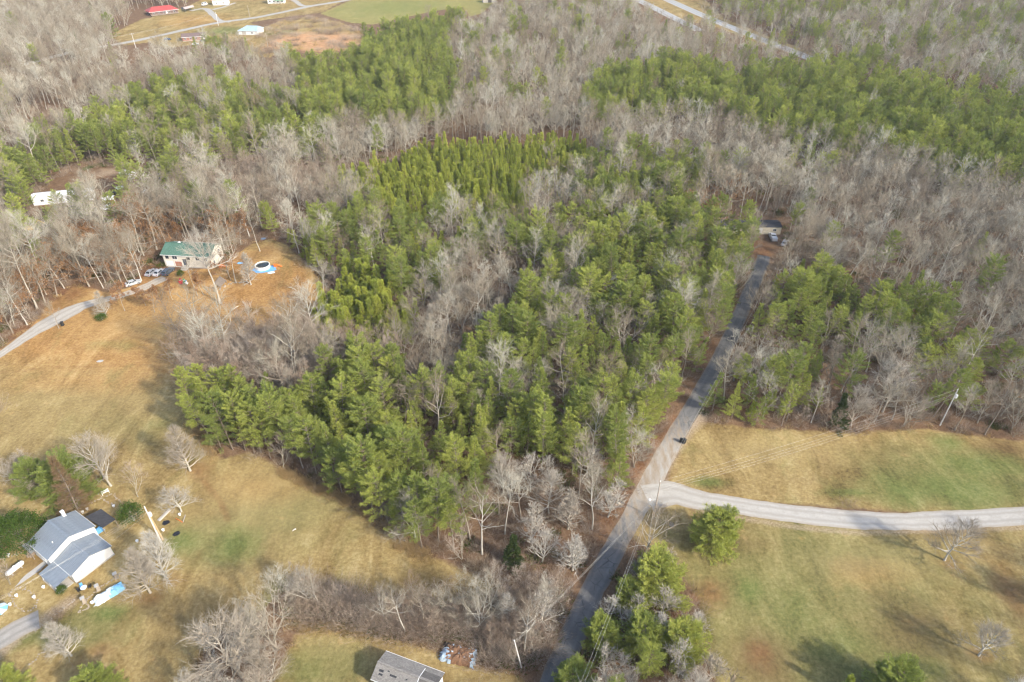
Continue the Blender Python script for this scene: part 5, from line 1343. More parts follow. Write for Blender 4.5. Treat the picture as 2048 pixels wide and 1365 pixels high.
wg.opening('left', 0, 0.1, 4.0, 3.2, 'door', TRIM, GREYWOOD); wg.opening('front', 2.5, 1.2, 1.2, 1.1); wg.opening('front', -3, 1.2, 1.2, 1.1)
fg = House('white_farmhouse', 'white house with a pale green roof at the top edge', 'house', (-206.5, 660), math.radians(12), 14.5, 9.0, 4.2, 6.4, WHITE, FARGREEN, over=0.6, fascia=TRIM)
for i in range(4): fg.opening('front', -5.4 + 3.4 * i, 1.0, 1.4, 1.6)
MB().sheet([(-1, -7.0, 2.6), (7, -7.0, 2.6), (7, -4.6, 3.3), (-1, -4.6, 3.3)], 0.1).build('porch_roof', FARGREEN, fg.root)
for i in range(4): MB().box((-0.8 + 2.55 * i, -6.8, 1.3), (0.16, 0.16, 2.5)).build('porch_post', TRIM, fg.root)
mb_ = House('meadow_barn', 'grey barn at the top edge of the far meadow', 'barn', (-20, 663), 0.15, 12, 7, 3.0, 5.0, GREYWOOD, ZINC, over=0.4, foundation=False)
mb_.opening('front', 0, 0.1, 3, 2.5, 'door', DARKTRIM, DARKTRIM)
hb_ = House('highway_shed', 'small pale roofed building in the trees beside the highway', 'shed', G(1236, 8), 0.2, 12, 7, 3.0, 4.4, GREYWOOD, WHITEROOF, over=0.4, foundation=False)
hb_.opening('front', 0, 0.1, 2.4, 2.3, 'door', DARKTRIM, DARKTRIM)

# ------------------------------------------------------------------ trailers and sheds in the left wood
def trailer(name, label, xy, rot, L, W, h, wall, roof, windows):
    hh = House(name, label, 'mobile home', xy, rot, L, W, h, h + 0.45, wall, roof, over=0.15, fascia=None, foundation=False)
    MB().box((0, 0, 0.2), (L - 0.3, W - 0.3, 0.5)).build('skirting', GREYWOOD, hh.root)
    for off in windows: hh.opening('front', off, 1.3, 1.1, 0.9)
    hh.opening('front', L * 0.18, 0.5, 0.9, 2.0, 'door', TRIM, TRIM); hh.opening('left', 0, 1.3, 1.2, 0.9); hh.opening('right', 0, 1.3, 1.2, 0.9)
    return hh
p0, p1 = np.array(G(64, 412)), np.array(G(186, 400))
trailer('mobile_home', 'long white mobile home among the trees on the left', (p0 + p1) / 2 + np.array([0, 2.0]), math.atan2(*(p1 - p0)[::-1]), float(np.linalg.norm(p1 - p0)) * 0.97, 4.4, 3.3, TRAILER, WHITEROOF, (-7, -4, -0.5, 7))
h2 = House('red_shed', 'small shed with faded red wall and white roof beside the mobile home', 'shed', G(222, 411), 0.35, 3.6, 3.2, 3.0, 3.7, REDW, WHITEROOF, over=0.25, foundation=False); h2.opening('front', 0, 0.9, 1.0, 0.9); h2.opening('right', 0, 0.1, 0.9, 2.0, 'door', TRIM, TRIM)
canopy('carport', 'low white carport roof leaning on the red shed', 'carport', [(199, 416), (214, 409), (222, 416), (207, 421)], [1.8, 2.2, 2.2, 1.8], WHITEROOF, STEEL)
canopy('tarp_shelter', 'white tarp shelter on posts in the trailer clearing', 'shelter', [(229, 375), (243, 370), (250, 374), (236, 380)], [2.0, 2.3, 2.1, 1.9], WHITEROOF, STEEL)
h3 = House('orange_shed', 'orange walled shed with a navy roof in the left wood', 'shed', G(334, 366), 0.5, 4.6, 3.6, 2.6, 4.2, ORANGEW, NAVY, over=0.3, foundation=False); h3.opening('front', 0.6, 0.1, 1.2, 2.0, 'door', DARKTRIM, DARKTRIM)
h4 = House('white_shed', 'small white shed behind the cedar in the left wood', 'shed', G(258, 356), -0.4, 5.2, 3.4, 2.4, 3.2, TRAILER, WHITEROOF, over=0.2, foundation=False); h4.opening('front', 0.0, 0.1, 1.2, 2.0, 'door', DARKTRIM, DARKTRIM)
p0, p1 = np.array(G(1432, 468)), np.array(G(1562, 469))
trailer('forest_mobile_home', 'beige mobile home with a black roof hidden behind pines at the road end', (p0 + p1) / 2 + np.array([0, 2.6]), math.atan2(*(p1 - p0)[::-1]), float(np.linalg.norm(p1 - p0)) * 0.97, 5.6, 2.9, BEIGE, DARKSH, (-8, -4.5, 0, 8.9))
# ------------------------------------------------------------------ vehicles
RUBBER = paint('tyre rubber', (0.02, 0.02, 0.02), 0.9); RIM = paint('wheel rim', (0.45, 0.45, 0.46), 0.35, 0.05, 2.0, 0.7); LAMP = paint('clear lamp lens', (0.75, 0.75, 0.72), 0.2, 0.05); TAIL = paint('red lamp lens', (0.45, 0.03, 0.03), 0.25, 0.05)
def car_paint(name, c): return paint(name, c, 0.25, 0.06, 1.0, 0.25, 0.6)
def car(name, label, cat, xy, rot, color, L=4.6, W=1.8, H=1.45, style='sedan', group=None):
    """nose towards local +x"""
    root = empty(name, (xy[0], xy[1], 0), rot); tag(root, label, cat, group)
    m = car_paint(name + ' paint', color)
    s = L / 4.6; k = H / 1.45
    low = [(-2.3, 0.35), (-2.28, 0.75), (-2.15, 0.92), (-1.4, 0.95), (0.95, 0.93), (1.6, 0.86), (2.15, 0.72), (2.28, 0.55), (2.3, 0.33), (1.0, 0.24), (-1.2, 0.24)]
    if style != 'sedan': low = [(-2.3, 0.38), (-2.3, 0.95), (-2.2, 1.05), (-1.4, 1.05), (0.95, 1.03), (1.7, 0.98), (2.15, 0.86), (2.28, 0.6), (2.3, 0.36), (1.0, 0.28), (-1.2, 0.28)]
    b = MB(); n = len(low)
    v = []
    for sgn, f in ((-1, 0.97), (-1, 1.0), (1, 1.0), (1, 0.97)):
        for x, z in low: v.append((x * s * (1.0 if f == 1.0 else 1.0), sgn * W / 2 * (1.0 if (f == 1.0 and z < 0.8) else (0.94 if z > 0.8 else 0.97)), z * k))
    b.add(v, [tuple(range(n)), tuple(reversed(range(3 * n, 4 * n)))] + [(j * n + i, j * n + (i + 1) % n, (j + 1) * n + (i + 1) % n, (j + 1) * n + i)[::-1] for j in range(3) for i in range(n)])
    b.build('body', m, root, smooth=False)
    zt = H; zb = (0.93 if style == 'sedan' else 1.03) * k
    xs = {'sedan': (-1.75, -1.0, 0.35, 1.1), 'suv': (-2.15, -1.85, 0.35, 1.15), 'pickup': (-0.35, -0.25, 0.75, 1.35), 'van': (-2.25, -2.15, 1.2, 1.75)}[style]
    xs = [x * s for x in xs]
    wb, wt = W / 2 * 0.93, W / 2 * 0.76
    cab = [(xs[0], -wb, zb), (xs[3], -wb, zb), (xs[3], wb, zb), (xs[0], wb, zb), (xs[1], -wt, zt), (xs[2], -wt, zt), (xs[2], wt, zt), (xs[1], wt, zt)]
    c = MB(); c.add(cab, [(4, 5, 6, 7), (0, 1, 5, 4), (1, 2, 6, 5), (2, 3, 7, 6), (3, 0, 4, 7)]); c.build('roof', m, root)
    C8 = np.array(cab)
    def glass(nm, ids, i0=0.1, i1=0.9, j0=0.12, j1=0.88):
        a, b_, c_, d = C8[list(ids)]
        P = lambda u, w: (a * (1 - u) + b_ * u) * (1 - w) + (d * (1 - u) + c_ * u) * w
        q = np.array([P(i0, j0), P(i1, j0), P(i1, j1), P(i0, j1)])
        nr_ = np.cross(q[1] - q[0], q[3] - q[0]); nr_ /= np.linalg.norm(nr_)
        g = MB(); g.add(np.vstack([q + nr_ * 0.012, q - nr_ * 0.01]), [(0, 1, 2, 3), (7, 6, 5, 4), (0, 4, 5, 1), (1, 5, 6, 2), (2, 6, 7, 3), (3, 7, 4, 0)]); g.build(nm, GLASS, root)
    glass('windscreen', (1, 2, 6, 5)); glass('rear_window', (3, 0, 4, 7))
    for ids in ((0, 1, 5, 4), (2, 3, 7, 6)):
        glass('side_window', ids, 0.10, 0.48); glass('side_window', ids, 0.53, 0.90)
    if style == 'pickup':
        bed = MB()
        for sg in (-1, 1): bed.box((-1.3 * s, sg * W / 2 * 0.88, 1.12 * k), (1.85 * s, 0.08, 0.22 * k))
        bed.box((-2.22 * s, 0, 1.12 * k), (0.08, W * 0.88, 0.22 * k)); bed.build('truck_bed', m, root)
    wh = MB().tube([(0, -0.11, 0), (0, 0.11, 0)], [0.33 * k, 0.33 * k], 12).mesh('tyre', RUBBER); rm = MB().tube([(0, -0.125, 0), (0, 0.125, 0)], [0.2 * k, 0.2 * k], 10).mesh('rim', RIM)
    for x in (-1.4, 1.42):
        for sg in (-1, 1):
            o = bpy.data.objects.new('wheel', wh); o.parent = root; o.location = (x * s, sg * (W / 2 - 0.08), 0.33 * k); COL.objects.link(o)
            r_ = bpy.data.objects.new('rim', rm); r_.parent = o; COL.objects.link(r_)
    for sg in (-1, 1):
        MB().box((2.22 * s, sg * W * 0.36, 0.66 * k), (0.14, 0.34, 0.14)).build('headlight', LAMP, root)
        MB().box((-2.27 * s, sg * W * 0.40, 0.78 * k), (0.1, 0.26, 0.16)).build('tail_light', TAIL, root)
        MB().box((xs[3] - 0.15, sg * (W / 2 + 0.06), zb + 0.06), (0.12, 0.16, 0.12)).build('wing_mirror', m, root)
    return root
def at(px, py): return G(px, py)
h_ = math.radians(78)
car('silver_car', 'silver car parked leftmost of the three beside the green roofed house', 'car', at(303, 548), h_, (0.50, 0.52, 0.54))
car('white_car', 'white car parked between two cars beside the green roofed house', 'car', at(319, 548), h_, (0.78, 0.78, 0.77))
car('dark_suv', 'dark grey blue suv parked closest to the garage door of the green roofed house', 'car', at(337, 547), h_, (0.10, 0.13, 0.17), 4.8, 1.9, 1.7, 'suv')
car('silver_car', 'silver car half hidden by branches at the driveway entrance', 'car', at(267, 569), math.radians(38), (0.55, 0.57, 0.58))
car('white_truck', 'white pickup parked at the end of the asphalt road', 'truck', at(1545, 478), math.radians(86), (0.76, 0.76, 0.75), 5.6, 2.0, 1.8, 'pickup')
car('grey_car', 'pale car standing at the bend beyond the road end', 'car', at(1569, 489), math.radians(60), (0.5, 0.52, 0.55))
car('navy_car', 'dark blue car outside the brown bungalow', 'car', at(335, 81), math.radians(30), (0.03, 0.06, 0.13), 4.8, 1.9, 1.6, 'suv')
car('white_box_truck', 'white van beside the red roofed garage', 'van', at(410, 12), math.radians(80), (0.78, 0.78, 0.78), 6.5, 2.3, 2.8, 'van')
car('dark_pickup', 'dark pickup standing under the open roof beside the red roofed house', 'truck', at(370, 19), math.radians(40), (0.05, 0.06, 0.08), 5.4, 2.0, 1.8, 'pickup')
canopy('carport', 'pale open carport beside the red roofed house', 'carport', [(366, 15), (386, 10), (388, 14), (370, 19)], [2.8, 2.8, 2.6, 2.6], paint('pale pink tin', (0.62, 0.48, 0.42), 0.5), STEEL)
car('white_car', 'small white car in the bushes below the brown bungalow', 'car', at(391, 90), 0.4, (0.75, 0.76, 0.76))
car('dark_car', 'dark car beside the right wall of the brown bungalow', 'car', at(407, 83), 0.3, (0.05, 0.07, 0.06))
car('dark_car', 'dark car parked in the trailer clearing beside the tarp shelter', 'car', at(231, 389), 0.9, (0.04, 0.04, 0.04))
car('white_car', 'small white car in the trailer clearing near the cedar', 'car', at(296, 387), 0.4, (0.7, 0.71, 0.72))
# yellow digger in the left wood
YEL = paint('yellow machine paint', (0.62, 0.38, 0.03), 0.5, 0.15); BLK = paint('black steel', (0.03, 0.03, 0.03), 0.6)
dg = empty('excavator', (*at(66, 462), 0), 0.3); tag(dg, 'yellow digger standing in the left wood below the mobile home', 'excavator')
for sg in (-1, 1): MB().box((0, sg * 1.0, 0.4), (3.4, 0.5, 0.8)).build('track', BLK, dg)
MB().box((-0.5, 0, 1.3), (2.8, 2.2, 0.9)).build('body', YEL, dg); MB().box((0.6, 0.6, 2.2), (1.2, 1.0, 1.2)).build('cab', GLASS, dg)
MB().tube([(0.9, -0.4, 1.5), (3.0, -0.4, 3.9), (5.0, -0.4, 2.3)], [0.25, 0.22, 0.16], 6).build('boom', YEL, dg); MB().box((5.0, -0.4, 1.7), (0.8, 0.9, 0.9)).build('bucket', BLK, dg)

# ------------------------------------------------------------------ poles and wires
POLEW = paint('weathered pole timber', (0.36, 0.31, 0.26), 0.9, 0.2, 2.0); PALEPOLE = paint('pale pole timber', (0.60, 0.58, 0.54), 0.85, 0.12, 2.0); TANPOLE = paint('new tan pole timber', (0.52, 0.36, 0.20), 0.85, 0.15, 2.0); INSUL = paint('porcelain', (0.75, 0.75, 0.74), 0.3, 0.05); WIRE = paint('aluminium wire', (0.45, 0.44, 0.40), 0.5, 0.05)
def pole(label, px, h, mat, arm=0.0, arm_rot=0.0, transformer=False, lamp=None, tilt=(0, 0), r=0.17):
    x, y = G(*px)
    root = empty('utility_pole', (x, y, 0)); root.rotation_euler = (tilt[0], tilt[1], 0); tag(root, label, 'utility pole')
    MB().tube([(0, 0, -0.3), (0, 0, h * 0.5), (0, 0, h)], [r, r * 0.85, r * 0.65], 10).build('shaft', mat, root)
    if arm:
        ca, sa = math.cos(arm_rot), math.sin(arm_rot)
        a = MB().box((0, 0, h - 0.5), (arm, 0.12, 0.14), arm_rot).build('crossarm', mat, root)
        for k in (-0.46, 0.0, 0.46): MB().lathe([(0.04, 0), (0.09, 0.08), (0.05, 0.16), (0.08, 0.24), (0.03, 0.3)], (k * arm * ca, k * arm * sa, h - 0.43), 8).build('insulator', INSUL, a)
    else:
        MB().lathe([(0.05, 0), (0.1, 0.1), (0.05, 0.2), (0.09, 0.3), (0.03, 0.4)], (0, 0, h), 8).build('insulator', INSUL, root)
    if transformer:
        t_ = MB().lathe([(0.0, 0), (0.27, 0.03), (0.29, 0.1), (0.29, 0.85), (0.25, 0.95), (0.0, 1.0)], (0.42, 0, h - 2.4), 14).build('transformer', INSUL, root)
        MB().box((0.2, 0, h - 1.9), (0.25, 0.1, 0.4)).build('bracket', STEEL, t_)
    if lamp:
        MB().tube([(0, 0, lamp[2] - 0.4), (lamp[0] * 0.6, lamp[1] * 0.6, lamp[2]), (lamp[0], lamp[1], lamp[2])], [0.04, 0.04, 0.04], 6).build('lamp_arm', STEEL, root)
        MB().lathe([(0.05, 0.25), (0.2, 0.15), (0.26, 0.0), (0.15, -0.12), (0.02, -0.15)][::-1], (lamp[0], lamp[1], lamp[2]), 10).build('lamp_head', INSUL, root)
    return np.array([x, y, h])
pA = pole('pale utility pole at the upper edge of the eastern meadow', (1880, 851), 11.0, PALEPOLE, transformer=True)
pB = pole('dark utility pole with a lamp at the road junction', (1307, 1038), 11.0, POLEW, transformer=False, lamp=(-1.6, -0.4, 6.3), arm=0.0)
pN = pole('utility pole among the trees beside the upper asphalt road', (1541, 596), 10.5, POLEW, arm=1.8, arm_rot=-0.4)
pC = pole('grey utility pole with a transformer behind the white house', (323, 1086), 10.5, PALEPOLE, transformer=True)
pC2 = pole('new tan utility pole leaning beside the grey one', (326, 1080), 7.6, TANPOLE, tilt=(0.02, -0.03))
pD = pole('short leaning pole in front of the grey tree row', (1043, 1336), 7.6, PALEPOLE, tilt=(-0.05, -0.16), r=0.13)
pE = pole('pale utility pole beside the far road at the left', (126, 109), 9.5, PALEPOLE, arm=2.4, arm_rot=0.6)
pF = pole('utility pole where the far road meets the brush', (272, 97), 9.5, PALEPOLE, arm=2.4, arm_rot=0.4)
pG = pole('utility pole beside the far driveway junction', (437, 52), 9.5, PALEPOLE, transformer=True)
pH = pole('thin pole beside the dirt track in the orange scrub', (537, 97), 9.0, POLEW)
pO = pole('thin pole on the far lawn above the junction', (500, 36), 8.5, POLEW)
def wire(label, a, b, sag=1.0, group=None, r=0.013):
    a, b = np.array(a, float), np.array(b, float)
    pts = [tuple(a + (b - a) * t - np.array([0, 0, sag * 4 * t * (1 - t)])) for t in np.linspace(0, 1, 15)]
    o = MB().tube(pts, [r] * 15, 4).build('power_line', WIRE); tag(o, label, 'wire', group); return o
def off(p, dx, dy, dz): return p + np.array([dx, dy, dz])
for i, (dx, dz) in enumerate(((0, 0.3), (0.15, -0.9), (-0.1, -1.7), (0.1, -2.3))):
    wire(['topmost', 'second highest', 'third highest', 'lowest'][i] + ' wire crossing the eastern meadow between two poles', off(pA, dx, 0, dz), off(pB, dx, 0, dz - 0.1 * i), 1.0 + 0.15 * i)
for i, dx in enumerate((-0.75, 0.75)):
    wire(('left' if i == 0 else 'right') + ' wire of the pair running up beside the asphalt road', off(pB, dx * 0.2, 0, 0.1), off(pN, dx, -dx * 0.4, -0.2), 1.2)
sB = np.array([*G(985, 1560), 10.0])
for i, dx in enumerate((-0.35, 0.35)):
    wire(('left' if i == 0 else 'right') + ' wire of the pair running over the near asphalt road', off(pB, dx * 0.4, 0, -0.6), off(sB, dx + 9.0, 0, 0), 1.3)
for i, dz in enumerate((0.0, -0.5)):
    wire(('upper' if i == 0 else 'lower') + ' wire from the junction pole to the short leaning pole', off(pB, 0, 0, -3.4 + dz), (pD[0] - 1.2, pD[1] + 0.35, 7.3 + dz), 0.7)
sC = np.array([*G(-70, 1330), 9.0])
for i in range(3):
    wire(['topmost', 'middle', 'lowest'][i] + ' wire from the grey pole past the white house', off(pC, 0, 0, 0.1 - 0.7 * i), off(sC, -0.5 * i, 1.2 * i, -0.5 * i), 0.8)
wire('service wire from the grey pole down to the white house gable', off(pC, 0, 0, -1.4), (*WHP(5.6, 2.0), 3.3), 0.5)
for a_, b_, nm_ in ((pE, pF, 'left'), (pF, pG, 'right')):
    for dx in (-1.0, 1.0): wire('%s wire along the far road, %s span' % ('near' if dx < 0 else 'far', nm_), off(a_, dx * 0.8, -dx * 0.5, -0.3), off(b_, dx * 0.8, -dx * 0.5, -0.3), 1.2, r=0.02)
for px0, px1 in (((1326, 1027), (1334, 1050)), ((1298, 1030), (1292, 1049))):
    a_, b_ = G(*px1), G(*px0)
    o_ = MB().tube([(a_[0], a_[1], 0), (a_[0] + (pB[0] - a_[0]) * 0.28, a_[1] + (pB[1] - a_[1]) * 0.28, 2.6)], [0.05, 0.05], 6).build('guy_guard', PALEWOOD)
    tag(o_, 'pale guy wire guard %s the junction pole' % ('right of' if px1[0] > 1307 else 'left of'), 'guy wire')

# ------------------------------------------------------------------ yard of the green roofed house
BLUE = paint('blue tarpaulin', (0.13, 0.36, 0.66), 0.5, 0.15, 1.2); WATER = paint('dark pool water', (0.02, 0.03, 0.035), 0.08, 0.2, 0.6, spec=0.6); ORANGE = paint('orange plastic', (0.75, 0.20, 0.04), 0.5, 0.1)
px_, py_ = G(526, 536)
pl = empty('swimming_pool', (px_, py_, 0)); tag(pl, 'round white above ground pool with dark water in the yard', 'pool')
MB().lathe([(2.35, 0.0), (2.35, 1.15), (2.2, 1.15), (2.2, 0.3)], (0, 0, 0), 28, cap=False).build('wall', TRIM, pl, smooth=False)
MB().lathe([(2.43, 1.12), (2.43, 1.2), (2.14, 1.2), (2.14, 1.12)], (0, 0, 0), 28, cap=False).build('rim', paint('pale pool rim', (0.72, 0.68, 0.58), 0.5), pl)
MB().lathe([(2.19, 0.0), (2.19, 0.8)], (0, 0, 0.05), 28).build('water', WATER, pl)
def sheet_patch(name, label, cat, px, rx, ry, rot, mat, z=0.03, seed=0, group=None, bump_=0.06):
    r = np.random.default_rng(seed); x, y = G(*px)
    n = 14; v = [(0, 0, z + bump_)]
    for ring, f in ((0, 0.55), (1, 1.0)):
        for k in range(n):
            a = 2 * math.pi * k / n; rr_ = f * (0.82 + 0.3 * r.random()); ux, uy = rx * rr_ * math.cos(a), ry * rr_ * math.sin(a)
            v.append((ux * math.cos(rot) - uy * math.sin(rot), ux * math.sin(rot) + uy * math.cos(rot), z + (bump_ * r.random() * 1.5 if ring == 0 else 0.005)))
    f = [(0, 1 + k, 1 + (k + 1) % n) for k in range(n)] + [(1 + k, 1 + n + k, 1 + n + (k + 1) % n, 1 + (k + 1) % n) for k in range(n)]
    m = MB(); m.add(v, f); o = m.build(name, mat, None, (x, y, 0)); tag(o, label, cat, group); return o
sheet_patch('tarpaulin', 'blue tarpaulin spread under the round pool', 'tarp', (529, 539), 4.0, 2.6, 0.2, BLUE, seed=1)
sheet_patch('tarpaulin', 'white tarpaulin lying in front of the round pool', 'tarp', (543, 546), 1.3, 0.7, 0.3, TRIM, 0.09, 2)
sheet_patch('tarpaulin', 'small blue tarpaulin at the forest edge beyond the pool', 'tarp', (527, 478), 1.0, 0.8, 0.3, BLUE, 0.04, 3, bump_=0.3)
sheet_patch('tarpaulin', 'blue sheet lying between the house and the round pool', 'tarp', (481, 527), 1.1, 0.6, 0.1, BLUE, 0.04, 4, bump_=0.3)
def ring_toy(px, label, r=0.55, h=0.35):
    x, y = G(*px); rt = empty('toy_slide', (x, y, 0)); tag(rt, label, 'toy')
    MB().box((0, 0, 0.45), (0.7, 0.8, 0.9)).build('base', ORANGE, rt); MB().sheet([(0.3, -0.3, 0.95), (2.0, -0.3, 0.12), (2.0, 0.3, 0.12), (0.3, 0.3, 0.95)], 0.08).build('slide', ORANGE, rt); MB().box((-0.5, 0, 0.5), (0.12, 0.7, 1.0)).build('ladder', ORANGE, rt)
ring_toy((552, 534), 'orange plastic toy beside the round pool'); ring_toy((442, 535), 'orange plastic slide beside the house corner')
# lawn figures
FRED = paint('red inflatable cloth', (0.55, 0.03, 0.04), 0.6, 0.1); FGRN = paint('green inflatable cloth', (0.05, 0.30, 0.12), 0.6, 0.1)
def lawn_figure(px, label, body, head, hat, s=1.0):
    x, y = G(*px); rt = empty('lawn_figure', (x, y, 0)); tag(rt, label, 'lawn ornament'); rt.scale = (s, s, s)
    MB().lathe([(0.1, 0), (0.5, 0.1), (0.58, 0.5), (0.45, 0.95), (0.25, 1.15), (0.05, 1.2)], (0, 0, 0), 14).build('body', body, rt, smooth=True)
    MB().lathe([(0.03, 1.1), (0.26, 1.2), (0.32, 1.4), (0.24, 1.6), (0.02, 1.68)], (0, 0, 0), 12).build('head', head, rt, smooth=True)
    for sg in (-1, 1): MB().tube([(sg * 0.4, 0, 0.9), (sg * 0.7, -0.15, 0.7)], [0.16, 0.12], 8).build('arm', body, rt)
    MB().lathe([(0.34, 1.5), (0.34, 1.58), (0.22, 1.7), (0.02, 2.0)], (0, 0, 0), 12).build('hat', hat, rt, smooth=True)
lawn_figure((363, 568), 'red inflatable lawn figure with a white head in front of the house', FRED, TRIM, FRED, 1.1); lawn_figure((370, 567), 'green inflatable lawn figure beside the red one', FGRN, TRIM, FGRN, 0.9); lawn_figure((374, 569), 'white inflatable lawn figure with a blue hat', TRIM, TRIM, BLUE, 0.8)
# wooden deck with its planks and the stone edging below it
dk = [np.array([*G(a, b, z), z]) for (a, b), z in (((439, 552), 0.9), ((453, 561), 0.9), ((441, 575), 0.7), ((428, 567), 0.7))]
dc = sum(dk) / 4; dr_ = empty('wooden_deck', (dc[0], dc[1], 0)); tag(dr_, 'low brown wooden deck beside the very tall pale tree', 'deck')
dk = [p - np.array([dc[0], dc[1], 0]) for p in dk]
for i in range(12):
    a, b = i / 12 + 0.006, (i + 1) / 12 - 0.006
    L0, L1 = dk[0] + (dk[3] - dk[0]) * a, dk[0] + (dk[3] - dk[0]) * b; R0, R1 = dk[1] + (dk[2] - dk[1]) * a, dk[1] + (dk[2] - dk[1]) * b
    MB().sheet([L0, R0, R1, L1], 0.06).build('plank', WOOD, dr_)
for q in dk: MB().box((q[0] * 0.93, q[1] * 0.93, q[2] / 2 - 0.04), (0.14, 0.14, q[2])).build('post', WOOD, dr_)
STONE = paint('field stone', (0.34, 0.29, 0.23), 0.9, 0.3, 2.0); RST = np.random.default_rng(8)
def rock_mesh(seed):
    r = np.random.default_rng(seed); m = MB()
    prof = [(0.05, -0.1), (0.45, 0.0), (0.5, 0.22), (0.32, 0.42), (0.04, 0.48)]
    m.lathe(prof, (0, 0, 0), 7); m.v[0] = m.v[0] * (0.8 + 0.4 * r.random(m.v[0].shape)); return m.mesh('stone', STONE)
ROCKS = [rock_mesh(i) for i in range(4)]
def stone_line(name, label, pts, n, size, mat=None):
    ln = smooth_line(GP(pts), 0.3); rt = empty(name, (ln[0][0], ln[0][1], 0)); tag(rt, label, 'stone edging')
    for i in range(n):
        p = ln[min(len(ln) - 1, int(i / n * len(ln)))] + RST.normal(size=2) * size * 0.35
        o = bpy.data.objects.new('stone', ROCKS[i % 4]); o.parent = rt; o.location = (p[0] - ln[0][0], p[1] - ln[0][1], 0); s_ = size * 0.62 * (0.6 + 0.8 * RST.random()); o.scale = (s_, s_, s_ * 0.8); o.rotation_euler = (0, 0, RST.random() * 6); COL.objects.link(o)
stone_line('stone_edging', 'pale stone edging below the wooden deck', [(435, 583), (450, 572), (470, 566), (495, 564)], 34, 0.75)
FIREWOOD = [paint('split firewood', (0.42, 0.36, 0.29), 0.9, 0.3, 3.0)]
wp = empty('firewood_pile', (*G(424, 580), 0), 0.5); tag(wp, 'heap of grey branches beside the very tall pale tree', 'wood pile')
for i in range(26):
    a = RST.random() * 6.3; MB().tube([(0, 0, 0), (1.7 * math.cos(a) * 0.8, 1.7 * math.sin(a) * 0.8, 0.1)], [0.06, 0.03], 5).build('branch', FIREWOOD[0], wp, (RST.normal() * 0.8, RST.normal() * 0.8, 0.15 + RST.random() * 0.9))
# black bins
def bin_(px, label, rot=0.0, s=1.0):
    x, y = G(*px); rt = empty('wheeled_bin', (x, y, 0), rot); tag(rt, label, 'bin'); rt.scale = (s, s, s)
    MB().box((0, 0, 0.55), (0.5, 0.55, 0.95), taper=1.18).build('body', BLK, rt); MB().box((0, 0.02, 1.06), (0.66, 0.74, 0.08)).build('lid', BLK, rt)
    for sg in (-1, 1): MB().tube([(sg * 0.24, 0.28, 0.12), (sg * 0.3, 0.28, 0.12)], [0.12, 0.12], 10).build('wheel', RUBBER, rt)
bin_((1367, 887), 'black wheeled bin beside the dusty stretch of asphalt road', 0.5, 1.2); bin_((126, 652), 'black wheeled bin beside the pale gravel driveway', 0.3, 1.2); bin_((1362, 885), 'second black bin at the roadside edge of the eastern meadow', 0.9, 1.0)
sheet_patch('drain_cover', 'pale concrete slab lying in the left meadow', 'slab', (200, 723), 0.9, 0.6, 0.2, CONCRETE, 0.06, 5)
MAT_LOG = paint('bleached log', (0.55, 0.50, 0.43), 0.9, 0.2)
for px0, px1, lab in (((466, 620), (477, 613), 'fallen log on the bare patch right of the very tall tree'), ((592, 1059), (585, 1063), 'short pale stick on the yellow meadow')):
    a_, b_ = G(*px0), G(*px1); o_ = MB().tube([(a_[0], a_[1], 0.1), ((a_[0] + b_[0]) / 2, (a_[1] + b_[1]) / 2 + 0.1, 0.14), (b_[0], b_[1], 0.1)], [0.14, 0.13, 0.08], 7).build('fallen_log', MAT_LOG); tag(o_, lab, 'log')
a_ = G(1333, 1048); sheet_patch('boulder', 'pale boulder below the junction pole', 'rock', (1343, 1050), 0.6, 0.5, 0.0, STONE, 0.05, 6, bump_=0.5)

# ------------------------------------------------------------------ yard of the white house
tk = empty('propane_tank', (*G(33, 1142), 0), math.atan2(G(45, 1131)[1] - G(21, 1150)[1], G(45, 1131)[0] - G(21, 1150)[0])); tag(tk, 'white propane tank lying in the garden left of the white house', 'tank')
MB().tube([(-1.75, 0, 0.8), (-1.6, 0, 0.8), (-1.35, 0, 0.8), (1.35, 0, 0.8), (1.6, 0, 0.8), (1.75, 0, 0.8)], [0.1, 0.36, 0.5, 0.5, 0.36, 0.1], 16).build('vessel', TRIM, tk, smooth=True)
MB().lathe([(0.16, 0), (0.16, 0.2), (0.02, 0.26)], (0, 0, 1.28), 10).build('valve_cover', TRIM, tk)
for x_ in (-0.9, 0.9): MB().box((x_, 0, 0.2), (0.2, 0.8, 0.4)).build('foot', CONCRETE, tk)
def mound(name, label, cat, px, rx, ry, h, rot, mats, seed, split=None, group=None):
    r = np.random.default_rng(seed); x, y = G(*px); n, k = 22, 14; v, f, mi = [], [], []
    for i in range(n + 1):
        for j in range(k + 1):
            a, b = -1 + 2 * i / n, -1 + 2 * j / k
            e = max(0.0, 1 - max(abs(a), abs(b)) ** 3.2); z = h * e ** 0.45 * (0.82 + 0.12 * math.sin(a * 7 + seed) * math.cos(b * 5) + 0.14 * r.normal() * 0.5)
            edge = 1 + 0.05 * r.normal()
            v.append((a * rx * edge, b * ry * edge, max(0.02, z) if e > 0.02 else 0.01))
    o = MB()
    for i in range(n):
        for j in range(k):
            q = (i * (k + 1) + j, (i + 1) * (k + 1) + j, (i + 1) * (k + 1) + j + 1, i * (k + 1) + j + 1)
            f.append(q); mi.append(split(-1 + 2 * (i + .5) / n, -1 + 2 * (j + .5) / k, r) if split else 0)
    o.add(v, f); o.m = mi
    ob = o.build(name, mats, None, (x, y, 0)); ob.rotation_euler = (0, 0, rot); tag(ob, label, cat, group); return ob
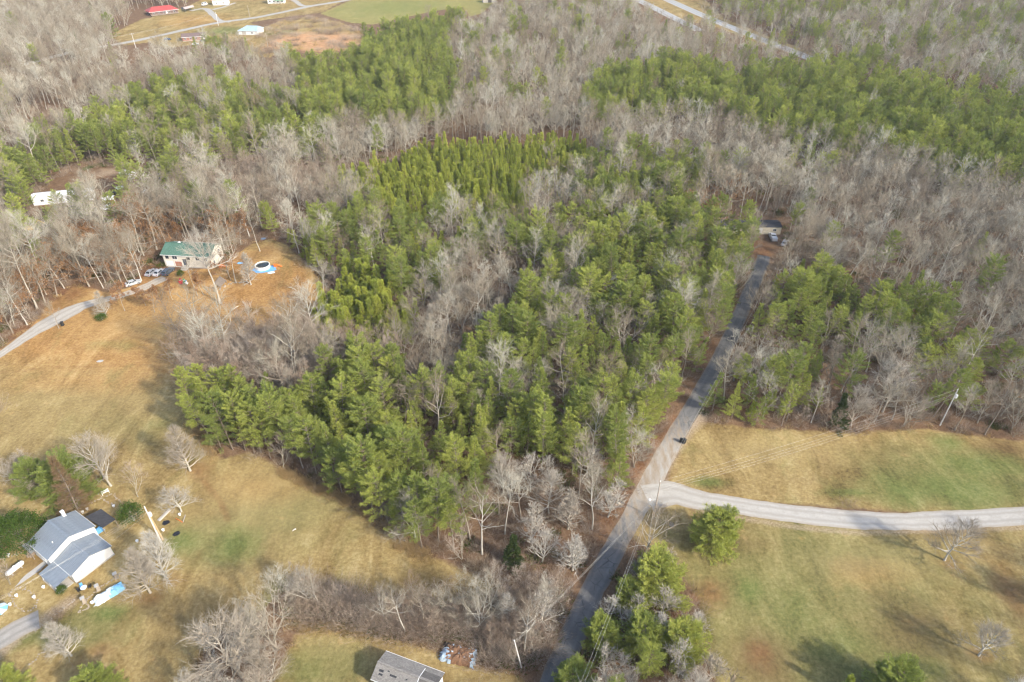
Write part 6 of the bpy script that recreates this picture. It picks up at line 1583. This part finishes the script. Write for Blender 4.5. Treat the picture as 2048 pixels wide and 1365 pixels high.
PALETARP = paint('faded white blue tarp', (0.60, 0.68, 0.74), 0.45, 0.15, 1.5); SKYTARP = paint('light blue tarp', (0.22, 0.50, 0.75), 0.45, 0.15, 1.5); LEAFT = paint('leaf covered tarp', (0.19, 0.105, 0.06), 0.9, 0.4, 5.0); GREYTARP = paint('grey blue tarp', (0.36, 0.46, 0.55), 0.45, 0.25, 1.2); BLACKT = paint('black plastic', (0.02, 0.02, 0.024), 0.4, 0.2)
ra_ = math.atan2(G(239, 1175)[1] - G(200, 1199)[1], G(239, 1175)[0] - G(200, 1199)[0])
mound('covered_pile', 'long pile under a white and blue tarp beside the bare trees', 'covered pile', (219, 1190), 2.6, 0.95, 1.2, ra_, [PALETARP, SKYTARP], 3, lambda a, b, r: 1 if a > 0.25 + 0.3 * b + 0.1 * r.normal() else 0)
mound('covered_pile', 'leaf strewn heap under grey blue tarp near the grey shed', 'covered pile', (917, 1312), 3.1, 1.6, 1.4, math.radians(-14), [LEAFT, GREYTARP, BLACKT], 5, lambda a, b, r: (2 if b > 0.35 else 1) if a < -0.55 + 0.12 * r.normal() else (1 if a > 0.82 or (b > 0.72 and r.random() < 0.6) else (0 if r.random() > 0.06 else 1)))
mound('covered_bin', 'bright blue tarp over a bin between the white house and the lean-to', 'covered bin', (197, 1064), 1.0, 0.6, 1.0, WH_ROT + 1.5, [BLUE], 7)
bn = empty('garden_bench', (*G(212, 988), 0), 0.7); tag(bn, 'white garden bench on the slope behind the white house', 'bench')
for z_, y_ in ((0.45, 0), (0.45, 0.2)): MB().box((0, y_, z_), (1.5, 0.17, 0.05)).build('seat', TRIM, bn)
MB().box((0, 0.34, 0.75), (1.5, 0.05, 0.3)).build('backrest', TRIM, bn)
for x_ in (-0.65, 0.65): MB().box((x_, 0.1, 0.22), (0.1, 0.45, 0.44)).build('leg', TRIM, bn)
for i, (a0, a1, mt, lb) in enumerate((((316, 1042), (339, 1019), GREYWOOD, 'grey board'), ((319, 1043), (341, 1021), MAT_LOG, 'pale board'), ((352, 1038), (366, 1046), ORANGE, 'orange pole'), ((366, 1046), (371, 1031), GREYWOOD, 'thin grey plank'))):
    a_, b_ = np.array(G(*a0)), np.array(G(*a1)); c_ = (a_ + b_) / 2; d_ = b_ - a_
    o_ = MB().box((0, 0, 0.12), (float(np.linalg.norm(d_)), 0.32 if i < 2 else 0.1, 0.16)).build('timber_board', mt, None, (c_[0], c_[1], 0)); o_.rotation_euler = (0, 0, math.atan2(d_[1], d_[0])); tag(o_, lb + ' lying on the grass near the utility poles', 'board')
for px, lb in (((234, 1157), 'nearest the pale bare trees'), ((198, 1181), 'in the middle of the garden border'), ((170, 1206), 'at the low end of the garden border')):
    x_, y_ = G(*px); rt = empty('stone_pillar', (x_, y_, 0), 0.6); tag(rt, 'stone gate pillar ' + lb, 'pillar')
    for k in range(4): MB().box((0.03 * (k % 2), 0, 0.2 + 0.34 * k), (0.62 - 0.03 * k, 0.6 - 0.03 * k, 0.33), 0.1 * k).build('stone_course', STONE, rt)
    MB().box((0, 0, 1.5), (0.72, 0.72, 0.1), 0.1).build('cap', CONCRETE, rt)
stone_line('stone_edging', 'stone border between the white house and the covered pile', [(172, 1200), (198, 1178), (234, 1153), (250, 1143)], 46, 0.4)
stone_line('stone_edging', 'pale stone triangle at the end of the garden border', [(166, 1208), (158, 1224), (176, 1215), (170, 1205)], 24, 0.42)
stone_line('stone_edging', 'stone ring around the round garden bed', [(20, 1190), (28, 1207), (50, 1222), (72, 1212), (66, 1190), (44, 1176), (26, 1180), (18, 1192)], 60, 0.4)
stone_line('stone_edging', 'stone row in front of the evergreen dome', [(0, 1120), (20, 1113), (44, 1105)], 22, 0.4)
stone_line('stone_edging', 'stone row along the parking strip', [(70, 1262), (100, 1240), (130, 1215), (150, 1200)], 34, 0.4)
stone_line('stone_edging', 'stone terrace edge behind the lean-to', [(168, 1012), (196, 1000), (225, 990), (240, 1004)], 34, 0.42)
stone_line('stone_edging', 'stone terrace edge beside the garden bench', [(186, 978), (205, 998), (226, 1010)], 24, 0.42)
stone_line('stone_edging', 'stone edge along the bottom left leaf strip', [(60, 1330), (90, 1300), (120, 1275)], 26, 0.42)
um = empty('garden_umbrella', (*G(8, 1232), 0)); tag(um, 'white and blue garden umbrella at the left edge', 'umbrella')
MB().tube([(0, 0, 0), (0, 0, 2.3)], [0.03, 0.03], 6).build('pole', STEEL, um)
for k in range(8):
    a0, a1 = k * math.pi / 4, (k + 1) * math.pi / 4
    o_ = MB(); o_.add([(0, 0, 2.4), (1.4 * math.cos(a0), 1.4 * math.sin(a0), 1.95), (1.4 * math.cos(a1), 1.4 * math.sin(a1), 1.95), (0, 0, 2.36), (1.4 * math.cos(a0), 1.4 * math.sin(a0), 1.92), (1.4 * math.cos(a1), 1.4 * math.sin(a1), 1.92)], [(0, 1, 2), (5, 4, 3), (1, 4, 5, 2), (0, 3, 4, 1), (2, 5, 3, 0)]); o_.build('canopy_panel', PALETARP if k % 3 else SKYTARP, um)
tb = empty('patio_table', (*G(170, 1180), 0)); tag(tb, 'round white patio table in front of the white gable', 'table')
MB().lathe([(0.02, 0.7), (0.55, 0.7), (0.55, 0.75), (0.02, 0.76)], (0, 0, 0), 14).build('tabletop', TRIM, tb); MB().tube([(0, 0, 0), (0, 0, 0.7)], [0.06, 0.05], 6).build('leg', STEEL, tb)
def chair(px, rot, mat, label):
    c = empty('patio_chair', (*G(*px), 0), rot); tag(c, label, 'chair')
    MB().box((0, 0, 0.43), (0.5, 0.5, 0.05)).build('seat', mat, c); MB().box((0, 0.24, 0.72), (0.5, 0.05, 0.55)).build('backrest', mat, c)
    for a in (-0.21, 0.21):
        for b in (-0.21, 0.21): MB().box((a, b, 0.21), (0.05, 0.05, 0.42)).build('leg', mat, c)
chair((160, 1184), 1.2, BLK, 'black patio chair left of the round table'); chair((181, 1176), -1.4, BLK, 'black patio chair right of the round table'); chair((164, 1175), 0.4, BLUE, 'blue patio chair behind the round table')
def pot(px, mat, label, s=1.0):
    o_ = MB().lathe([(0.02, 0), (0.2, 0.0), (0.28, 0.4), (0.32, 0.45), (0.26, 0.45), (0.24, 0.38), (0.02, 0.36)], (0, 0, 0), 12, cap=False).build('bucket', mat, None, (*G(*px), 0)); o_.scale = (s, s, s); tag(o_, label, 'bucket')
for i, (px, mt, lb) in enumerate((((327, 1062), TRIM, 'white bucket right of the tan pole'), ((185, 1207), TRIM, 'white bucket beside the garden border'), ((175, 1020), TRIM, 'white tub behind the lean-to'), ((166, 1026), TRIM, 'small white tub at the back corner of the metal roof'), ((228, 1014), TRIM, 'white bucket behind the green evergreen'), ((34, 1193), TRIM, 'white pot inside the round garden bed'), ((88, 1176), TRIM, 'white pot in the brown flower bed'), ((69, 1196), TRIM, 'white pot beside the stone ring'), ((21, 1211), TRIM, 'white pot beside the umbrella'), ((225, 1107), FGRN, 'green tub at the corner of the white gable'), ((275, 1084), TRIM, 'white bag between the bare trees'), ((18, 1112), TRIM, 'white pot on the stone row'), ((360, 1031), TRIM, 'white bag on the grass beside the orange pole'))):
    pot(px, mt, lb, 0.95)
sheet_patch('rubber_mat', 'black mat on the grass below the leaning boards', 'mat', (332, 1046), 0.8, 0.7, 0.2, BLACKT, 0.03, 11); sheet_patch('rubber_mat', 'black mat on the green grass right of the poles', 'mat', (353, 1068), 0.8, 0.6, 0.5, BLACKT, 0.03, 12)
sheet_patch('garden_path', 'pale gravel garden path', None, (75, 1138), 0.7, 4.2, -0.5, CONCRETE, 0.02, 13, bump_=0.01)['kind'] = 'structure'
plant('holly_bush', 0, *G(127, 1186), 0.42, 0.3, 'small round green bush beside the porch steps'); plant('holly_bush', 0, *G(205, 640), 0.45, 0.9, 'low green shrubs at the end of the gravel driveway', sxy=1.6); plant('holly_bush', 0, *G(363, 553), 0.5, 0.2, 'small green bush beside the front door')

# ------------------------------------------------------------------ undergrowth, edge grass and brush
s_ = brush(501, 1.5, 90, 1.8, 0.035); add_proto('brush', brush(502, 1.0, 14, 0.8, 0.05), s_, M['brush'], M['brush'], lod=1.0)
s_ = brush(503, 2.4, 110, 2.0, 0.03); add_proto('brush', brush(504, 1.4, 14, 0.8, 0.05), s_, M['brush'], M['brown_twig'], lod=1.0)
s_ = grass_tuft(505, 1.3, 110, 1.6, 0.16); add_proto('green_brush', brush(506, 0.8, 10, 0.7, 0.04), s_, M['brush'], M['green_brush'], lod=1.0)
s_ = grass_tuft(507, 1.0, 80, 1.1, 0.06); add_proto('straw', grass_tuft(508, 0.7, 20, 0.9, 0.05), s_, M['straw'], M['straw'], lod=1.0)
r5 = np.random.default_rng(77)
pts_ = []
for _ in range(1):
    yy_ = 45 + 260 * r5.random(16000) ** 0.75
    xx_ = (r5.random(16000) * 2 - 1) * (0.79 * (yy_ * CP + CAM_H * SP) + 8)
    c5 = np.column_stack([xx_, yy_])
ok5 = np.ones(len(c5), bool); edge5 = np.full(len(c5), 1e9)
for k, poly in FIELD_W.items():
    s5 = signed(c5, poly); ok5 &= s5 < 0.4
    if k in ('west', 'south', 'north_east', 'south_east'): edge5 = np.minimum(edge5, np.abs(s5))
for k, (ln_, w_) in ROAD_W.items(): ok5 &= seg_dist(c5, ln_[::2]) > w_ / 2 + 0.6
for x_, y_, rad in KEEP_OUT: ok5 &= np.hypot(c5[:, 0] - x_, c5[:, 1] - y_) > min(rad * 0.7, 5)
c5, edge5 = c5[ok5], edge5[ok5]
lists = {'brush': [], 'green_brush': [], 'straw': []}
for (x, y), e in zip(c5, edge5):
    u = r5.random(); n_ = slow(x, y, 0.13)
    if e < 1.3: kind = 'straw' if u < 0.75 * n_ + 0.25 else 'brush'
    elif u < 0.18 * n_: kind = 'green_brush'
    elif u < 0.62 + 0.3 * (n_ - 0.5): kind = 'brush'
    else: continue
    lists[kind].append((x, y, kind, 0.5 + 0.6 * r5.random(), r5.random() * 6.28, -1))
for px0, px1, n_ in (((380, 850), (430, 915), 40), ((555, 940), (700, 1005), 120), ((700, 1005), (860, 1118), 60), ((790, 1085), (850, 1110), 40), ((590, 1250), (760, 1265), 60), ((350, 720), (380, 800), 30)):
    a_, b_ = np.array(G(*px0)), np.array(G(*px1))
    for _ in range(n_):
        p = a_ + (b_ - a_) * r5.random() + r5.normal(size=2) * 0.5
        lists['straw'].append((p[0], p[1], 'straw', 0.6 + 0.5 * r5.random(), r5.random() * 6.28, -1))
strip = GP([(560, 1130), (640, 1130), (760, 1170), (960, 1200), (1120, 1180), (1090, 1320), (960, 1325), (850, 1285), (740, 1250), (600, 1240)])
for _ in range(1700):
    p = strip.min(0) + (strip.max(0) - strip.min(0)) * r5.random(2)
    if inside(p[None], strip)[0] and seg_dist(p[None], ROAD_W['asphalt'][0][::2])[0] > 3.7 and math.dist(p, G(915, 1318)) > 4.6 and math.dist(p, G(830, 1350)) > 7.5 and not inside(p[None], FIELD_W['west'])[0] and not inside(p[None], FIELD_W['south'])[0]:
        k_ = 'brush' if r5.random() < 0.85 else 'green_brush'; lists[k_].append((p[0], p[1], k_, 0.7 + 0.8 * r5.random(), r5.random() * 6.28, -1))
scrub = GP(FIELDS['far_scrub'])
for _ in range(260):
    p = scrub.min(0) + (scrub.max(0) - scrub.min(0)) * r5.random(2)
    if inside(p[None], scrub)[0]: k_ = 'brush' if r5.random() < 0.6 else 'straw'; lists[k_].append((p[0], p[1], k_, 1.0 + 1.2 * r5.random(), r5.random() * 6.28, -1))
mass('brown_undergrowth', 'brown brush and stems on the woodland floor', ['brush'], lists['brush']); mass('green_undergrowth', 'low green undergrowth on the woodland floor', ['green_brush'], lists['green_brush']); mass('straw_grass', 'tall straw coloured grass along the meadow edges', ['straw'], lists['straw'])

# ------------------------------------------------------------------ thin winter haze over the whole valley
hz = MB().box((0, 3000, 56.2), (30000, 30000, 115.6))
hm = bpy.data.materials.new('haze'); hm.use_nodes = True
hn = hm.node_tree; hn.nodes.clear()
ho = hn.nodes.new('ShaderNodeOutputMaterial'); pv = hn.nodes.new('ShaderNodeVolumePrincipled')
pv.inputs['Color'].default_value = (0.80, 0.86, 0.92, 1); pv.inputs['Density'].default_value = 0.0001; pv.inputs['Anisotropy'].default_value = 0.0
hn.links.new(pv.outputs[0], ho.inputs['Volume'])
hzo = hz.build('haze', hm)
tag(hzo, 'thin pale haze over the valley', 'haze', kind='stuff')
